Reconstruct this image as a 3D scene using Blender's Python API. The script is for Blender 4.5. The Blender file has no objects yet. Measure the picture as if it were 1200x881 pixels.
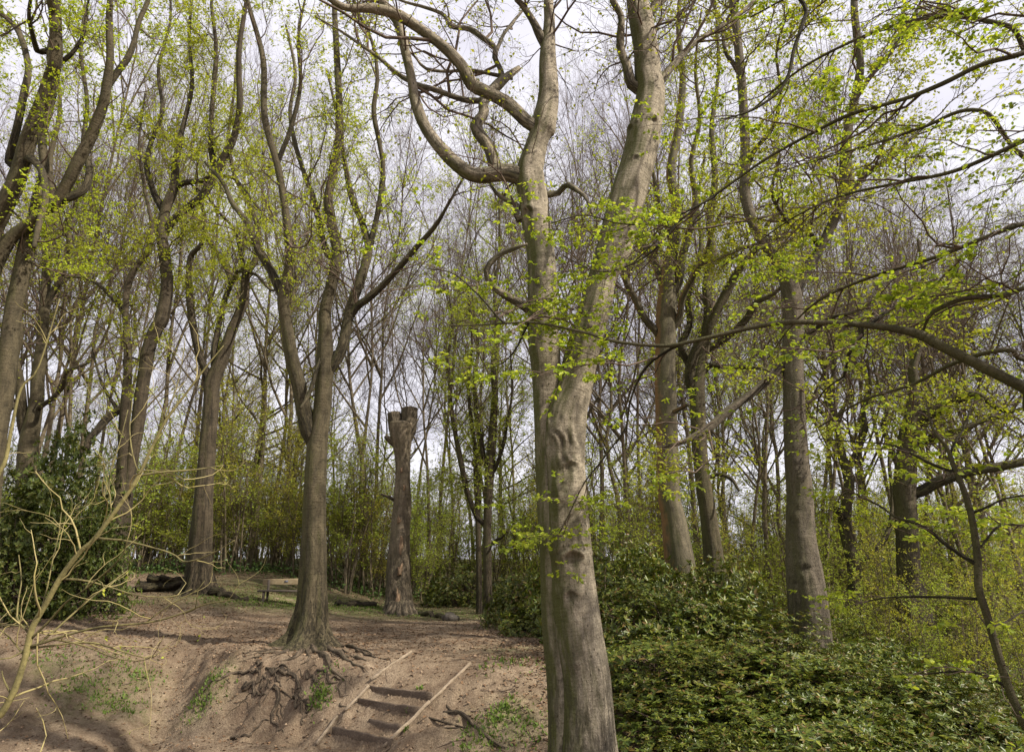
import bpy, math
import numpy as np
from mathutils import Vector

C = bpy.context.scene.collection
R_ = math.radians

# ------------------------------------------------------------------ camera, sky, sun, exposure
PITCH = R_(15.0); EYE = 1.6; F = 800.0
cam = bpy.data.cameras.new('camera'); camo = bpy.data.objects.new('camera', cam); C.objects.link(camo)
camo.location = (0, 0, EYE); camo.rotation_euler = (R_(90) + PITCH, 0, 0)
cam.sensor_width = 36.0; cam.lens = 36.0 * F / 1200.0; cam.clip_start = 0.05; cam.clip_end = 2000
bpy.context.scene.camera = camo

SUN_AZ_VEC = (0.90, -0.436); SUN_EL = R_(43)          # the sun stands behind the camera's right shoulder
world = bpy.data.worlds.new('World'); bpy.context.scene.world = world; world.use_nodes = True
wn = world.node_tree; wn.nodes.clear()
def wnode(t, **k):
    n = wn.nodes.new(t)
    for a, b in k.items(): setattr(n, a, b)
    return n
wo = wnode('ShaderNodeOutputWorld'); bg = wnode('ShaderNodeBackground'); sky = wnode('ShaderNodeTexSky')
sky.sky_type = 'NISHITA'; sky.sun_disc = False; sky.sun_elevation = SUN_EL
sky.sun_rotation = math.atan2(SUN_AZ_VEC[0], SUN_AZ_VEC[1])
tc = wnode('ShaderNodeTexCoord'); mp = wnode('ShaderNodeMapping'); mp.inputs['Scale'].default_value = (1.5, 1.5, 4.0)
nz = wnode('ShaderNodeTexNoise'); nz.inputs['Scale'].default_value = 2.6; nz.inputs['Detail'].default_value = 7; nz.inputs['Roughness'].default_value = 0.58
rp = wnode('ShaderNodeValToRGB')
rp.color_ramp.elements[0].position = 0.30; rp.color_ramp.elements[0].color = (7.2, 6.95, 7.8, 1)
rp.color_ramp.elements[1].position = 0.68; rp.color_ramp.elements[1].color = (9.2, 9.0, 9.6, 1)
mx = wnode('ShaderNodeMix', data_type='RGBA'); mx.inputs['Factor'].default_value = 0.9
wn.links.new(tc.outputs['Generated'], mp.inputs['Vector']); wn.links.new(mp.outputs['Vector'], nz.inputs['Vector'])
wn.links.new(nz.outputs['Fac'], rp.inputs['Fac'])
wn.links.new(sky.outputs['Color'], mx.inputs['A']); wn.links.new(rp.outputs['Color'], mx.inputs['B'])
wn.links.new(mx.outputs['Result'], bg.inputs['Color']); wn.links.new(bg.outputs['Background'], wo.inputs['Surface'])
bg.inputs['Strength'].default_value = 0.085

sl = bpy.data.lights.new('sun', 'SUN'); so = bpy.data.objects.new('sun', sl); C.objects.link(so)
sl.energy = 5.0; sl.angle = R_(1.0); sl.color = (1.0, 0.93, 0.82)
ce = math.cos(SUN_EL)
so.rotation_euler = Vector((SUN_AZ_VEC[0]*ce, SUN_AZ_VEC[1]*ce, math.sin(SUN_EL))).to_track_quat('Z', 'Y').to_euler()
vs = bpy.context.scene.view_settings
vs.view_transform = 'Standard'; vs.look = 'None'; vs.exposure = 0.60; vs.gamma = 1.0; vs.use_curve_mapping = False

# ------------------------------------------------------------------ maths helpers
rng = np.random.default_rng(7)
UP = np.array([0, 0, 1.0])
def norm(a): return a / np.maximum(np.linalg.norm(a, axis=-1, keepdims=True), 1e-9)

def ray(u, v):
    xc = (u - 600) / F; yc = -(v - 440.5) / F; c, s = math.cos(PITCH), math.sin(PITCH)
    return np.array([xc, c - yc*s, s + yc*c])
def P(u, v, d):                       # point at distance d in front of the camera seen along a line of sight
    r = ray(u, v); return np.array([0, 0, EYE]) + r * (d / r[1])
def proj(p):                          # where points of the place fall in the picture
    q = p - np.array([0, 0, EYE]); c, s_ = math.cos(PITCH), math.sin(PITCH); f = q[:, 1]*c+q[:, 2]*s_; up_ = -q[:, 1]*s_+q[:, 2]*c; f = np.where(f > .1, f, np.nan)
    return np.nan_to_num(np.stack([600+F*q[:, 0]/f, 440.5-F*up_/f], -1), nan=1e6)
def px2m(v, d):                       # metres per picture pixel at that distance
    return d / ray(600, v)[1] / F

def _hash(ix, iy, iz, seed):
    h = (ix.astype(np.int64)*374761393 + iy.astype(np.int64)*668265263 + iz.astype(np.int64)*2147483647 + seed*1274126177) & 0xffffffff
    h = ((h ^ (h >> 13)) * 1274126177) & 0xffffffff
    return ((h ^ (h >> 16)) & 0xffff) / 65535.0
def vnoise(p, seed=0):
    p = np.asarray(p, float); i = np.floor(p); f = p - i; f = f*f*(3-2*f); i = i.astype(np.int64); o = 0
    for dx in (0, 1):
        for dy in (0, 1):
            for dz in (0, 1):
                w = (f[..., 0] if dx else 1-f[..., 0])*(f[..., 1] if dy else 1-f[..., 1])*(f[..., 2] if dz else 1-f[..., 2])
                o = o + w*_hash(i[..., 0]+dx, i[..., 1]+dy, i[..., 2]+dz, seed)
    return o*2-1
def fbm(p, oct=4, seed=0):
    o = 0; a = 1.0; p = np.asarray(p, float)
    for k in range(oct):
        o = o + a*vnoise(p*(2**k) + 17.3*k, seed+k); a *= .5
    return o

def sstep(x): x = np.clip(x, 0, 1); return x*x*(3-2*x)

# ------------------------------------------------------------------ the lie of the land
EX = np.array([-60, -12, -8.5, -6.6, -5.2, -4.2, -3.2, -2.2, -1.2, 0, 2, 6, 60.])
EY = np.array([14, 13.4, 13.6, 14.3, 13.6, 12.5, 12.1, 12.1, 11.9, 11.7, 11.4, 10.0, 10.])
EL = np.array([3, 3.0, 2.8, 2.6, 2.0, 1.45, 1.4, 2.0, 2.6, 3.2, 3.8, 3.5, 3.5])
def h_base(x, y):
    x = np.asarray(x, float); y = np.asarray(y, float)
    ye = np.interp(x, EX, EY); L = np.interp(x, EX, EL)
    z = -0.86*sstep((ye-y)/L)
    lo = np.clip(ye-L-y, 0, 10)
    z = z - 0.45*sstep(lo/4.5)
    z = np.where(y < 4, z + sstep((4-y)/4)*1.25, z)
    # worn gully running down the left bank
    gx = np.interp(y, [9, 11, 12.5, 14, 15.2], [-4.6, -5.3, -5.7, -6.25, -6.5])
    z = z - 0.34*np.exp(-((x-gx)/0.42)**2)*sstep((15.0-y)/1.6)*sstep((y-8.5)/2)
    z = z + 0.085*np.clip(y-14, 0, 14)*sstep((-x-3)/7)
    z = z + 0.25*np.exp(-((x+7.4)/0.7)**2-((y-12.3)/0.8)**2) + 0.16*np.exp(-((x+4.9)/0.5)**2-((y-12.6)/0.6)**2)
    # the ground falls away on the right behind the rhododendrons, and rolls gently in the wood
    r = sstep((x-2.5)/9)*sstep((60-y)/40)
    z = z - 1.9*r*sstep((y-3)/6)
    far = sstep((y-24)/30)
    z = z + far*0.5*fbm(np.stack([x*.06, y*.06, 0*x], -1), 2, 3)
    z = z + 0.035*fbm(np.stack([x*.55, y*.55, 0*x], -1), 3, 5)
    return z
def hit(u, v, fn=h_base):
    r = ray(u, v); t = np.linspace(2, 60, 6000); p = np.array([0, 0, EYE]) + t[:, None]*r
    below = p[:, 2] < fn(p[:, 0], p[:, 1])
    below[p[:, 1] < 7.0] = False
    k = int(np.argmax(below)); 
    if not below.any(): k = 5999
    return p[k]

# steps: a worn stair cut in the slope between two thin side rails
ST_TL, ST_BL, ST_TR, ST_BR = hit(482, 771), hit(370, 875), hit(551, 783), hit(446, 885)
RISER = [(432, 804, 507, 820), (420, 820, 492, 836), (433, 842, 470, 854), (390, 854, 459, 873)]
RIS_W = [(hit(a, b), hit(c, d)) for a, b, c, d in RISER]
dn = norm(((ST_BL-ST_TL) + (ST_BR-ST_TR))[:2]); 
def stair_sw(x, y):
    """down-slope coordinate and 0..1 across for points of the stair"""
    x = np.asarray(x, float); y = np.asarray(y, float)
    a = ST_TL[:2]; b = ST_BL[:2]; c = ST_TR[:2]; d = ST_BR[:2]
    s = (x-a[0])*dn[0] + (y-a[1])*dn[1]
    tl = (y-a[1])/(b[1]-a[1]); xl = a[0] + tl*(b[0]-a[0])
    tr = (y-c[1])/(d[1]-c[1]); xr = c[0] + tr*(d[0]-c[0])
    return s, (x-xl)/np.maximum(xr-xl, .2)
def rline(k):
    return RIS_W[k]
def h(x, y):
    z = h_base(x, y)
    x = np.asarray(x, float); y = np.asarray(y, float)
    s, w = stair_sw(x, y)
    inside = sstep((w+0.10)/0.1)*sstep((1.10-w)/0.1)*sstep((s+.4)/.5)*sstep((4.6-s)/.6)
    zc = np.array([0.5*(RIS_W[k][0][2]+RIS_W[k][1][2]) for k in range(4)])
    zz = np.full_like(z, np.nan)
    # which riser lines lie up-slope of the point
    cnt = np.zeros_like(z)
    for k in range(4):
        A, B = RIS_W[k]
        nx, ny = -(B[1]-A[1]), (B[0]-A[0])
        side = ((x-A[0])*nx + (y-A[1])*ny)/math.hypot(nx, ny)
        cnt = cnt + sstep(-side/0.10+0.2)
    lev = np.interp(cnt, [0, 1, 2, 3, 4], [zc[0]+.02, zc[1]+.03, zc[2]+.02, zc[3]+.03, zc[3]-.16])
    use = np.clip(cnt*3, 0, 1)
    zt = z*(1-use) + (lev*0.92 + z*0.08)*use
    z = z*(1-inside) + zt*inside
    return z
def H1(x, y): return float(h(np.array([x]), np.array([y]))[0])
def ghit(u, v): return hit(u, v, h)

# ------------------------------------------------------------------ mesh helpers
def link(o): C.objects.link(o); return o
def mesh_np(name, V, faces, mats, smooth=False, matidx=None, attr=None):
    """faces: list of (M,n) index arrays"""
    me = bpy.data.meshes.new(name); V = np.asarray(V, np.float32)
    faces = [np.asarray(f, np.int32) for f in faces if len(f)]
    me.vertices.add(len(V)); me.vertices.foreach_set('co', V.ravel())
    nl = sum(f.size for f in faces); nf = sum(len(f) for f in faces)
    me.loops.add(nl); me.loops.foreach_set('vertex_index', np.concatenate([f.ravel() for f in faces]))
    tot = np.concatenate([np.full(len(f), f.shape[1], np.int32) for f in faces])
    st = np.concatenate([[0], np.cumsum(tot)[:-1]]).astype(np.int32)
    me.polygons.add(nf); me.polygons.foreach_set('loop_start', st); me.polygons.foreach_set('loop_total', tot)
    if smooth: me.polygons.foreach_set('use_smooth', np.ones(nf, bool))
    for m in (mats if isinstance(mats, (list, tuple)) else [mats]): me.materials.append(m)
    if matidx is not None: me.polygons.foreach_set('material_index', np.asarray(matidx, np.int32))
    if attr:
        for an, (ty, data) in attr.items():
            a = me.attributes.new(an, ty, 'POINT')
            a.data.foreach_set('vector' if ty == 'FLOAT_VECTOR' else 'value', np.asarray(data, np.float32).ravel())
    me.update(calc_edges=True); me.validate()
    return me
def obj(name, me, parent=None, kind=None, label=None):
    o = bpy.data.objects.new(name, me); link(o)
    if parent is not None: o.parent = parent
    if kind: o['kind'] = kind
    if label: o['label'] = label
    return o
def thing(name, label, cat, loc=(0, 0, 0), group=None, rz=0.0, kind=None):
    o = bpy.data.objects.new(name, None); link(o); o.empty_display_size = .2
    o.location = loc; o.rotation_euler = (0, 0, rz); o['label'] = label; o['category'] = cat
    if group: o['group'] = group
    if kind: o['kind'] = kind
    return o
def dup(root, loc, rz=0, sc=1.0, label=None, group=None, sz=None):
    r = root.copy(); link(r); r.location = loc; r.rotation_euler = (0, 0, rz); r.scale = (sc, sc, sz or sc)
    if label: r['label'] = label
    if group: r['group'] = group
    for ch in KIDS[root.name]:
        c = ch.copy(); link(c); c.parent = r
    return r
KIDS = {}

def resample(pts, K):
    pts = np.asarray(pts, float); n = len(pts)
    ext = np.vstack([2*pts[0]-pts[1], pts, 2*pts[-1]-pts[-2]])
    seg = np.linalg.norm(np.diff(pts[:, :3], axis=0), axis=1); cum = np.concatenate([[0], np.cumsum(seg)])
    s = np.linspace(0, cum[-1], K); i = np.clip(np.searchsorted(cum, s, 'right')-1, 0, n-2)
    t = ((s-cum[i])/np.maximum(seg[i], 1e-9))[:, None]
    p0, p1, p2, p3 = ext[i], ext[i+1], ext[i+2], ext[i+3]
    return .5*(2*p1 + (p2-p0)*t + (2*p0-5*p1+4*p2-p3)*t*t + (3*p1-p0-3*p2+p3)*t**3)

def frames(Pt):
    T = norm(np.gradient(Pt, axis=1)); M, K = Pt.shape[:2]
    ref = np.where(np.abs(T[:, 0, 2:3]) < .9, UP, np.array([0, 1., 0]))
    N = np.zeros_like(T); n = norm(ref - (ref*T[:, 0]).sum(-1, keepdims=True)*T[:, 0]); N[:, 0] = n
    for k in range(1, K):
        n = norm(n - (n*T[:, k]).sum(-1, keepdims=True)*T[:, k]); N[:, k] = n
    return T, N, np.cross(T, N)

def tubes(Pt, Rd, S, close=True):
    """Pt (M,K,3), Rd (M,K) -> verts, quads"""
    M, K = Pt.shape[:2]; T, N, B = frames(Pt)
    a = np.arange(S)*2*np.pi/S
    V = Pt[:, :, None] + Rd[:, :, None, None]*(np.cos(a)[:, None]*N[:, :, None] + np.sin(a)[:, None]*B[:, :, None])
    idx = np.arange(M*K*S).reshape(M, K, S)
    q = np.stack([idx[:, :-1], np.roll(idx[:, :-1], -1, 2), np.roll(idx[:, 1:], -1, 2), idx[:, 1:]], -1).reshape(-1, 4)
    return V.reshape(-1, 3), q

def stout(path, rad, S, seed=0, amp=0.05, lobes=None, freq=3.0, flat_top=False, hooks=None, step=0.05):
    """one thick limb or trunk with an uneven surface; returns verts, faces, bark coordinates"""
    path = np.asarray(path, float); K = max(6, int(np.linalg.norm(np.diff(path, axis=0), axis=1).sum()/step))
    pr = resample(np.column_stack([path, rad]), K); pt, rr = pr[:, :3], np.maximum(pr[:, 3], .002)
    T, N, B = frames(pt[None]); N, B, T = N[0], B[0], T[0]
    a = np.arange(S)*2*np.pi/S
    dirs = np.cos(a)[None, :, None]*N[:, None] + np.sin(a)[None, :, None]*B[:, None]
    ln = np.concatenate([[0], np.cumsum(np.linalg.norm(np.diff(pt, axis=0), axis=1))])
    bc = np.stack([np.cos(a)[None]*rr[:, None], np.sin(a)[None]*rr[:, None], np.repeat(ln[:, None], S, 1)], -1)
    off = 1 + amp*fbm(np.concatenate([dirs*1.3, ], -1)*freq*.5 + (ln[:, None, None]*np.array([0, 0, .9])), 3, seed) \
            + amp*.6*fbm(bc*np.array([14, 14, 1.6]), 2, seed+9)
    if lobes is not None:
        n, prof, ph = lobes
        pk = np.interp(ln, *prof)
        wob = 0.5*fbm(np.stack([ln*.6, ln*0, ln*0], -1), 2, seed+4)
        l = np.cos(n*(a[None]+wob[:, None]*.5)+ph)*.6 + np.cos((n+3)*a[None]+ph*2.3)*.3 + np.cos(2*a[None]+ph)*.25
        off = off + pk[:, None]*l
    V = pt[:, None] + dirs*(rr[:, None]*off)[..., None]
    scar_shade = np.zeros(V.shape[:2])  # dark scar colour, with the shade of hollows and fold creases painted in
    if hooks:
        for c, size, kind, amt in hooks:
            eye_ = np.array([0, 0, EYE]); rd_ = norm(c-eye_); w_ = V-eye_; al = w_@rd_; pe = np.linalg.norm(w_-al[..., None]*rd_, axis=-1); c = V.reshape(-1, 3)[int((pe+.15*al).argmin())].copy()
            dv = V - c; near = np.linalg.norm(dv*np.array([1, 1, 1.25 if kind == 'eye' else .8]), axis=-1)/size; near = near*(1+.30*vnoise(dv*(2.2/size)+seed, seed+2)+.14*vnoise(dv*(6/size)+seed, seed+3))
            if kind == 'eye':
                up_ = np.clip(dv[..., 2]/size*1.2+.45, 0, 1)
                f = amt*(.9*np.exp(-((near-.72)/.24)**2)*up_ + .35*np.exp(-((near-1.25)/.2)**2)*up_ - .55*np.exp(-(near/.42)**2) + .25*np.exp(-(near/.16)**2))
                scar_shade = np.maximum(scar_shade, .55*np.exp(-(near/.40)**4) + .6*np.exp(-((near-1.0)/.10)**2)*up_ + .5*np.exp(-((near-.48)/.10)**2))
            elif kind == 'bump': f = amt*np.exp(-near**2)
            else:            # fold: rumpled callus
                w_ = np.sin(dv[..., 0]*50+dv[..., 2]*22+4.2*vnoise(V*6, 3))*(.6+.8*vnoise(V*11, 4)); f = amt*np.exp(-(near)**4)*(w_*.6+.5); scar_shade = np.maximum(scar_shade, np.exp(-(near)**4)*np.clip(-w_*1.1-.2, 0, 1))
            V = V + dirs*f[..., None]
    idx = np.arange(K*S).reshape(K, S)
    q = np.stack([idx[:-1], np.roll(idx[:-1], -1, 1), np.roll(idx[1:], -1, 1), idx[1:]], -1).reshape(-1, 4)
    V = V.reshape(-1, 3); bc = bc.reshape(-1, 3)
    V = np.vstack([V, pt[-1:] + T[-1:]*rr[-1]*.3, pt[:1]]); bc = np.vstack([bc, bc[-1:], bc[:1]])
    t0 = np.stack([idx[-1], np.roll(idx[-1], -1), np.full(S, K*S)], -1)
    t1 = np.stack([np.roll(idx[0], -1), idx[0], np.full(S, K*S+1)], -1)
    return V, [q, np.vstack([t0, t1])], bc, pt, rr, np.concatenate([scar_shade.ravel(), [0, 0]])

def stout_obj(name, parent, origin, path, rad, S, mat, **k):
    lab = k.pop('label', None)
    V, fs, bc, pt, rr, scr = stout(path, rad, S, **k)
    me = mesh_np(name, V - origin, fs, mat, smooth=True, attr={'bark_co': ('FLOAT_VECTOR', bc), 'scar_shade': ('FLOAT', scr)})
    o = obj(name, me, parent, label=lab)
    return o, pt, rr

# ------------------------------------------------------------------ growing twigs and leaves
def grow(Pt, Rd, dens, L, ang=(35, 65), t0=.15, t1=1., trop=.15, wig=.22, flat=0., K=5, rf=.006, rmin=.0022, g=None, taper=.45, sag=0., cap=None):
    g = g or rng; M, KP = Pt.shape[:2]
    plen = np.linalg.norm(np.diff(Pt, axis=1), axis=2).sum(1)
    n = int(dens*plen.sum()*(t1-t0))
    if cap: n = min(n, cap)
    if n < 1: return np.zeros((0, K, 3)), np.zeros((0, K))
    pi = g.choice(M, n, p=plen/plen.sum()); t = g.uniform(t0, t1, n)
    x = t*(KP-1); i = np.minimum(x.astype(int), KP-2); f = (x-i)[:, None]
    p = Pt[pi, i]*(1-f) + Pt[pi, i+1]*f; T = norm(Pt[pi, i+1]-Pt[pi, i])
    r = Rd[pi, i]*(1-f[:, 0]) + Rd[pi, i+1]*f[:, 0]
    v = g.normal(size=(n, 3)); perp = norm(v-(v*T).sum(1, keepdims=True)*T)
    if flat > 0:
        hz = norm(np.cross(T, UP)+1e-6)*np.sign(g.uniform(-1, 1, n))[:, None]
        perp = norm(perp*(1-flat) + hz*flat)
    a = np.radians(g.uniform(*ang, n))[:, None]
    d = norm(np.cos(a)*T + np.sin(a)*perp + UP*trop)
    ln = g.uniform(*L, n)*(1-taper*t)
    r0 = np.clip(np.minimum(.72*r, rf*ln+rmin), rmin*.6, None)
    out = np.zeros((n, K, 3)); out[:, 0] = p; stp = (ln/(K-1))[:, None]
    for k in range(1, K):
        p = p + d*stp; out[:, k] = p
        d = norm(d + wig*g.normal(size=(n, 3)) + UP*(trop*.35 - sag*k/K)*(1) + (-d*np.array([0, 0, 1])*flat*.35))
    s = np.linspace(0, 1, K)
    return out, r0[:, None]*(1-.72*s)[None]

def leaf_mesh(p, d, nrm, ln, wd, six=False, fold=.18):
    d = norm(d); s = norm(np.cross(nrm, d)); nn = np.cross(d, s); L = ln[:, None]; W = (ln*wd)[:, None]*.5; n = len(p)
    if not six:
        V = np.stack([p, p+d*L*.45+s*W+nn*W*fold*2, p+d*L, p+d*L*.45-s*W+nn*W*fold*2], 1)
        b = np.arange(n)[:, None]*4
        return V.reshape(-1, 3), np.vstack([b+np.array([[0, 2, 1]]), b+np.array([[0, 3, 2]])])
    dr = -nn*L*.10
    V = np.stack([p, p+d*L*.33+s*W+nn*W*fold*2, p+d*L*.70+s*W*.78+nn*W*fold+dr*.4, p+d*L+dr, p+d*L*.70-s*W*.78+nn*W*fold+dr*.4, p+d*L*.33-s*W+nn*W*fold*2], 1)
    b = np.arange(n)[:, None]*6
    return V.reshape(-1, 3), np.vstack([b+np.array([[0, 3, 2, 1]]), b+np.array([[0, 5, 4, 3]])])

def leaves_on(Pt, n_per, size, g=None, wd=.62, six=False, keep=None, up=.55, t0=.2):
    g = g or rng; M, K = Pt.shape[:2]
    if M == 0: return np.zeros((0, 3)), np.zeros((0, 3), int)
    n = int(M*n_per); pi = g.integers(0, M, n); t = g.uniform(t0, 1.0, n); x = t*(K-1); i = np.minimum(x.astype(int), K-2); f = (x-i)[:, None]
    p = Pt[pi, i]*(1-f)+Pt[pi, i+1]*f; T = norm(Pt[pi, i+1]-Pt[pi, i])
    sd = norm(np.cross(T, UP)+1e-5)*np.sign(g.uniform(-1, 1, n))[:, None]
    d = norm(T*.6 + sd*.8 + g.normal(size=(n, 3))*.35 - UP*.12)
    nr = norm(UP + g.normal(size=(n, 3))*up)
    ln = size*g.uniform(.6, 1.25, n)
    if keep is not None:
        m = keep(p); p, d, nr, ln = p[m], d[m], nr[m], ln[m]
    return leaf_mesh(p, d, nr, ln, wd, six)

class Bag:
    def __init__(s): s.V = []; s.F = {}; s.n = 0
    def add(s, V, F):
        if len(V) == 0: return
        s.V.append(V)
        for f in (F if isinstance(F, list) else [F]): s.F.setdefault(f.shape[1], []).append(f+s.n)
        s.n += len(V)
    def mesh(s, name, mat, origin=0, smooth=False):
        return mesh_np(name, np.vstack(s.V)-origin, [np.vstack(f) for f in s.F.values()], mat, smooth)

# ------------------------------------------------------------------ materials
class NT:
    def __init__(s, name):
        s.m = bpy.data.materials.new(name); s.m.use_nodes = True; s.t = s.m.node_tree; s.t.nodes.clear()
        s.out = s.n('ShaderNodeOutputMaterial')
    def n(s, ty, **k):
        x = s.t.nodes.new(ty)
        for a, b in k.items():
            if a.startswith('i_'): x.inputs[a[2:].replace('_', ' ')].default_value = b
            else: setattr(x, a, b)
        return x
    def l(s, a, b): s.t.links.new(a, b)
    def noise(s, vec, scale, detail=4, rough=.55, dist=0):
        x = s.n('ShaderNodeTexNoise'); x.inputs['Scale'].default_value = scale; x.inputs['Detail'].default_value = detail
        x.inputs['Roughness'].default_value = rough; x.inputs['Distortion'].default_value = dist
        if vec is not None: s.l(vec, x.inputs['Vector'])
        return x.outputs['Fac']
    def mapped(s, vec, sc):
        x = s.n('ShaderNodeMapping'); x.inputs['Scale'].default_value = sc; s.l(vec, x.inputs['Vector']); return x.outputs['Vector']
    def ramp(s, fac, stops):
        x = s.n('ShaderNodeValToRGB'); e = x.color_ramp.elements
        while len(e) < len(stops): e.new(.5)
        for k, (p, c) in enumerate(stops): e[k].position = p; e[k].color = (*c, 1) if len(c) == 3 else c
        s.l(fac, x.inputs['Fac']); return x.outputs['Color']
    def mix(s, f, a, b, mode='MIX'):
        x = s.n('ShaderNodeMix', data_type='RGBA', blend_type=mode)
        for q, nm in ((f, 'Factor'), (a, 'A'), (b, 'B')):
            if isinstance(q, (int, float)): x.inputs[nm].default_value = q
            elif isinstance(q, tuple): x.inputs[nm].default_value = (*q, 1)
            else: s.l(q, x.inputs[nm])
        return x.outputs['Result']
    def math(s, op, a, b=0.0, clamp=False):
        x = s.n('ShaderNodeMath', operation=op, use_clamp=clamp)
        for k, q in enumerate((a, b)):
            if isinstance(q, (int, float)): x.inputs[k].default_value = q
            else: s.l(q, x.inputs[k])
        return x.outputs[0]
    def principled(s, col, rough=.85, height=None, bump=.3, dist=.02, spec=.25):
        b = s.n('ShaderNodeBsdfPrincipled'); b.inputs['Roughness'].default_value = rough; b.inputs['Specular IOR Level'].default_value = spec
        if isinstance(col, tuple): b.inputs['Base Color'].default_value = (*col, 1)
        else: s.l(col, b.inputs['Base Color'])
        if height is not None:
            bp = s.n('ShaderNodeBump'); bp.inputs['Strength'].default_value = bump; bp.inputs['Distance'].default_value = dist
            s.l(height, bp.inputs['Height']); s.l(bp.outputs['Normal'], b.inputs['Normal'])
        s.l(b.outputs['BSDF'], s.out.inputs['Surface']); return s.m

def bark(name, light, mid, dark, moss=(.075, .078, .022), moss_amt=.5, wrinkle=22., rough_fine=1.0, bump=.5, orange=0., streak=.5):
    t = NT(name); a = t.n('ShaderNodeAttribute', attribute_name='bark_co').outputs['Vector']
    scar_shade = t.n('ShaderNodeAttribute', attribute_name='scar_shade').outputs['Fac']
    geo = t.n('ShaderNodeNewGeometry')
    big = t.noise(t.mapped(a, (3.0, 3.0, 1.1)), 1.4, 6, .62, .6)
    blot = t.noise(t.mapped(a, (1, 1, .55)), 7.5, 8, .68, .4)
    ver = t.noise(t.mapped(a, (11, 11, .8)), 1.0, 5, .6, .8)
    hor = t.noise(t.mapped(a, (3.0, 3.0, wrinkle)), 1.0, 6, .62, .35)
    fin = t.noise(a, 48, 6, .72)
    vo = t.n('ShaderNodeTexVoronoi', feature='F1'); vo.inputs['Scale'].default_value = 1.0; t.l(t.mapped(a, (16, 16, 9)), vo.inputs['Vector'])
    col = t.ramp(big, [(.30, mid), (.52, tuple((p+q)/2 for p, q in zip(mid, light))), (.70, light)])
    col = t.mix(t.ramp(blot, [(.36, (.85,)*3), (.50, (0,)*3)]), col, tuple(.5*p+.5*q for p, q in zip(mid, dark)))
    col = t.mix(t.ramp(blot, [(.57, (0,)*3), (.70, (.75,)*3)]), col, tuple(min(.62, c*1.32) for c in light))
    col = t.mix(t.ramp(ver, [(.34, (streak,)*3), (.46, (0,)*3)]), col, dark)
    col = t.mix(t.ramp(hor, [(.64, (0,)*3), (.70, (.6,)*3), (.74, (.1,)*3)]), col, tuple(c*.6 for c in mid))
    col = t.mix(t.ramp(fin, [(.36, (.55,)*3), (.50, (0,)*3)]), col, tuple(c*.8 for c in dark))
    col = t.mix(t.ramp(vo.outputs['Distance'], [(.10, (.8,)*3), (.17, (0,)*3)]), col, tuple(c*.7 for c in dark))
    # green algae on the damp west side of the bark
    sx = t.n('ShaderNodeSeparateXYZ'); t.l(geo.outputs['Normal'], sx.inputs[0])
    wet = t.math('MULTIPLY_ADD', sx.outputs[0], -.5); wet.node.inputs[2].default_value = .16
    wet = t.math('ADD', wet, t.math('MULTIPLY', t.math('SUBTRACT', t.noise(t.mapped(a, (4, 4, .8)), 2.3, 6, .65), .5), 1.6))
    wet = t.math('MULTIPLY', wet, moss_amt*1.5, True)
    col = t.mix(wet, col, moss)
    if orange:
        o = t.math('MULTIPLY', t.ramp(t.math('ADD', t.math('MULTIPLY', sx.outputs[0], -1.0), t.math('MULTIPLY', t.math('SUBTRACT', blot, .5), .9)), [(.66, (0,)*3), (.92, (1,)*3)]), orange)
        col = t.mix(o, col, (.20, .11, .04))
    col = t.mix(t.math('MULTIPLY', scar_shade, .85, True), col, tuple(c*.6 for c in dark))  # scar tint that also paints shade into the cavities
    sz = t.n('ShaderNodeSeparateXYZ'); t.l(a, sz.inputs[0])
    basef = t.math('SUBTRACT', 1.0, t.math('MULTIPLY', sz.outputs[2], .38), True)
    crk = t.noise(t.mapped(a, (19, 19, 3.2)), 1.0, 7, .7, 1.2)
    ck = t.math('MULTIPLY', basef, t.ramp(crk, [(.42, (1,)*3), (.52, (0,)*3)])); col = t.mix(ck, col, tuple(c*.7 for c in dark))
    thin = t.noise(t.mapped(a, (1.2, 1.2, 34)), 1.0, 5, .6, .5); line = t.ramp(thin, [(.488, (0,)*3), (.5, (.32,)*3), (.512, (0,)*3)])
    col = t.mix(t.math('MULTIPLY', line, t.ramp(big, [(.40, (0,)*3), (.6, (1,)*3)])), col, dark)
    hor = t.math('SUBTRACT', hor, t.math('ADD', t.math('MULTIPLY', ck, .9), t.math('MULTIPLY', line, .35)))
    ht = t.math('ADD', t.math('MULTIPLY', hor, .8), t.math('ADD', t.math('MULTIPLY', ver, .45), t.math('ADD', t.math('MULTIPLY', blot, .9), t.math('MULTIPLY', fin, .5*rough_fine))))
    return t.principled(col, .82, ht, bump, .035, .2)

M_BEECH = bark('bark_beech_grey', (.44, .375, .275), (.245, .205, .145), (.065, .054, .035), moss_amt=1.15, bump=.75)
M_BEECH2 = bark('bark_beech_olive', (.115, .092, .053), (.064, .052, .030), (.025, .021, .013), moss_amt=.7, bump=.8)
M_BEECHG = bark('bark_beech_brown', (.17, .14, .10), (.098, .08, .056), (.033, .027, .019), moss_amt=.55, bump=.9, wrinkle=14)
M_BEECH3 = bark('bark_beech_orange_edge', (.165, .138, .088), (.09, .077, .049), (.032, .027, .018), moss_amt=.7, orange=.8)
M_DARK = bark('bark_dark', (.098, .075, .046), (.056, .044, .028), (.022, .018, .012), moss_amt=.65, wrinkle=9, bump=1.0, streak=.8)
M_DEAD = bark('bark_dead_wood', (.25, .20, .135), (.15, .12, .082), (.05, .04, .03), moss_amt=.35, wrinkle=7, bump=1.0)
M_ROOT = bark('bark_root', (.20, .15, .105), (.12, .09, .06), (.045, .034, .024), moss_amt=.25, wrinkle=12, bump=.9, streak=.8)
M_SAPL = bark('bark_yellow_green', (.26, .22, .085), (.17, .145, .06), (.075, .065, .03), moss_amt=.35, wrinkle=14, bump=.3)
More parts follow.
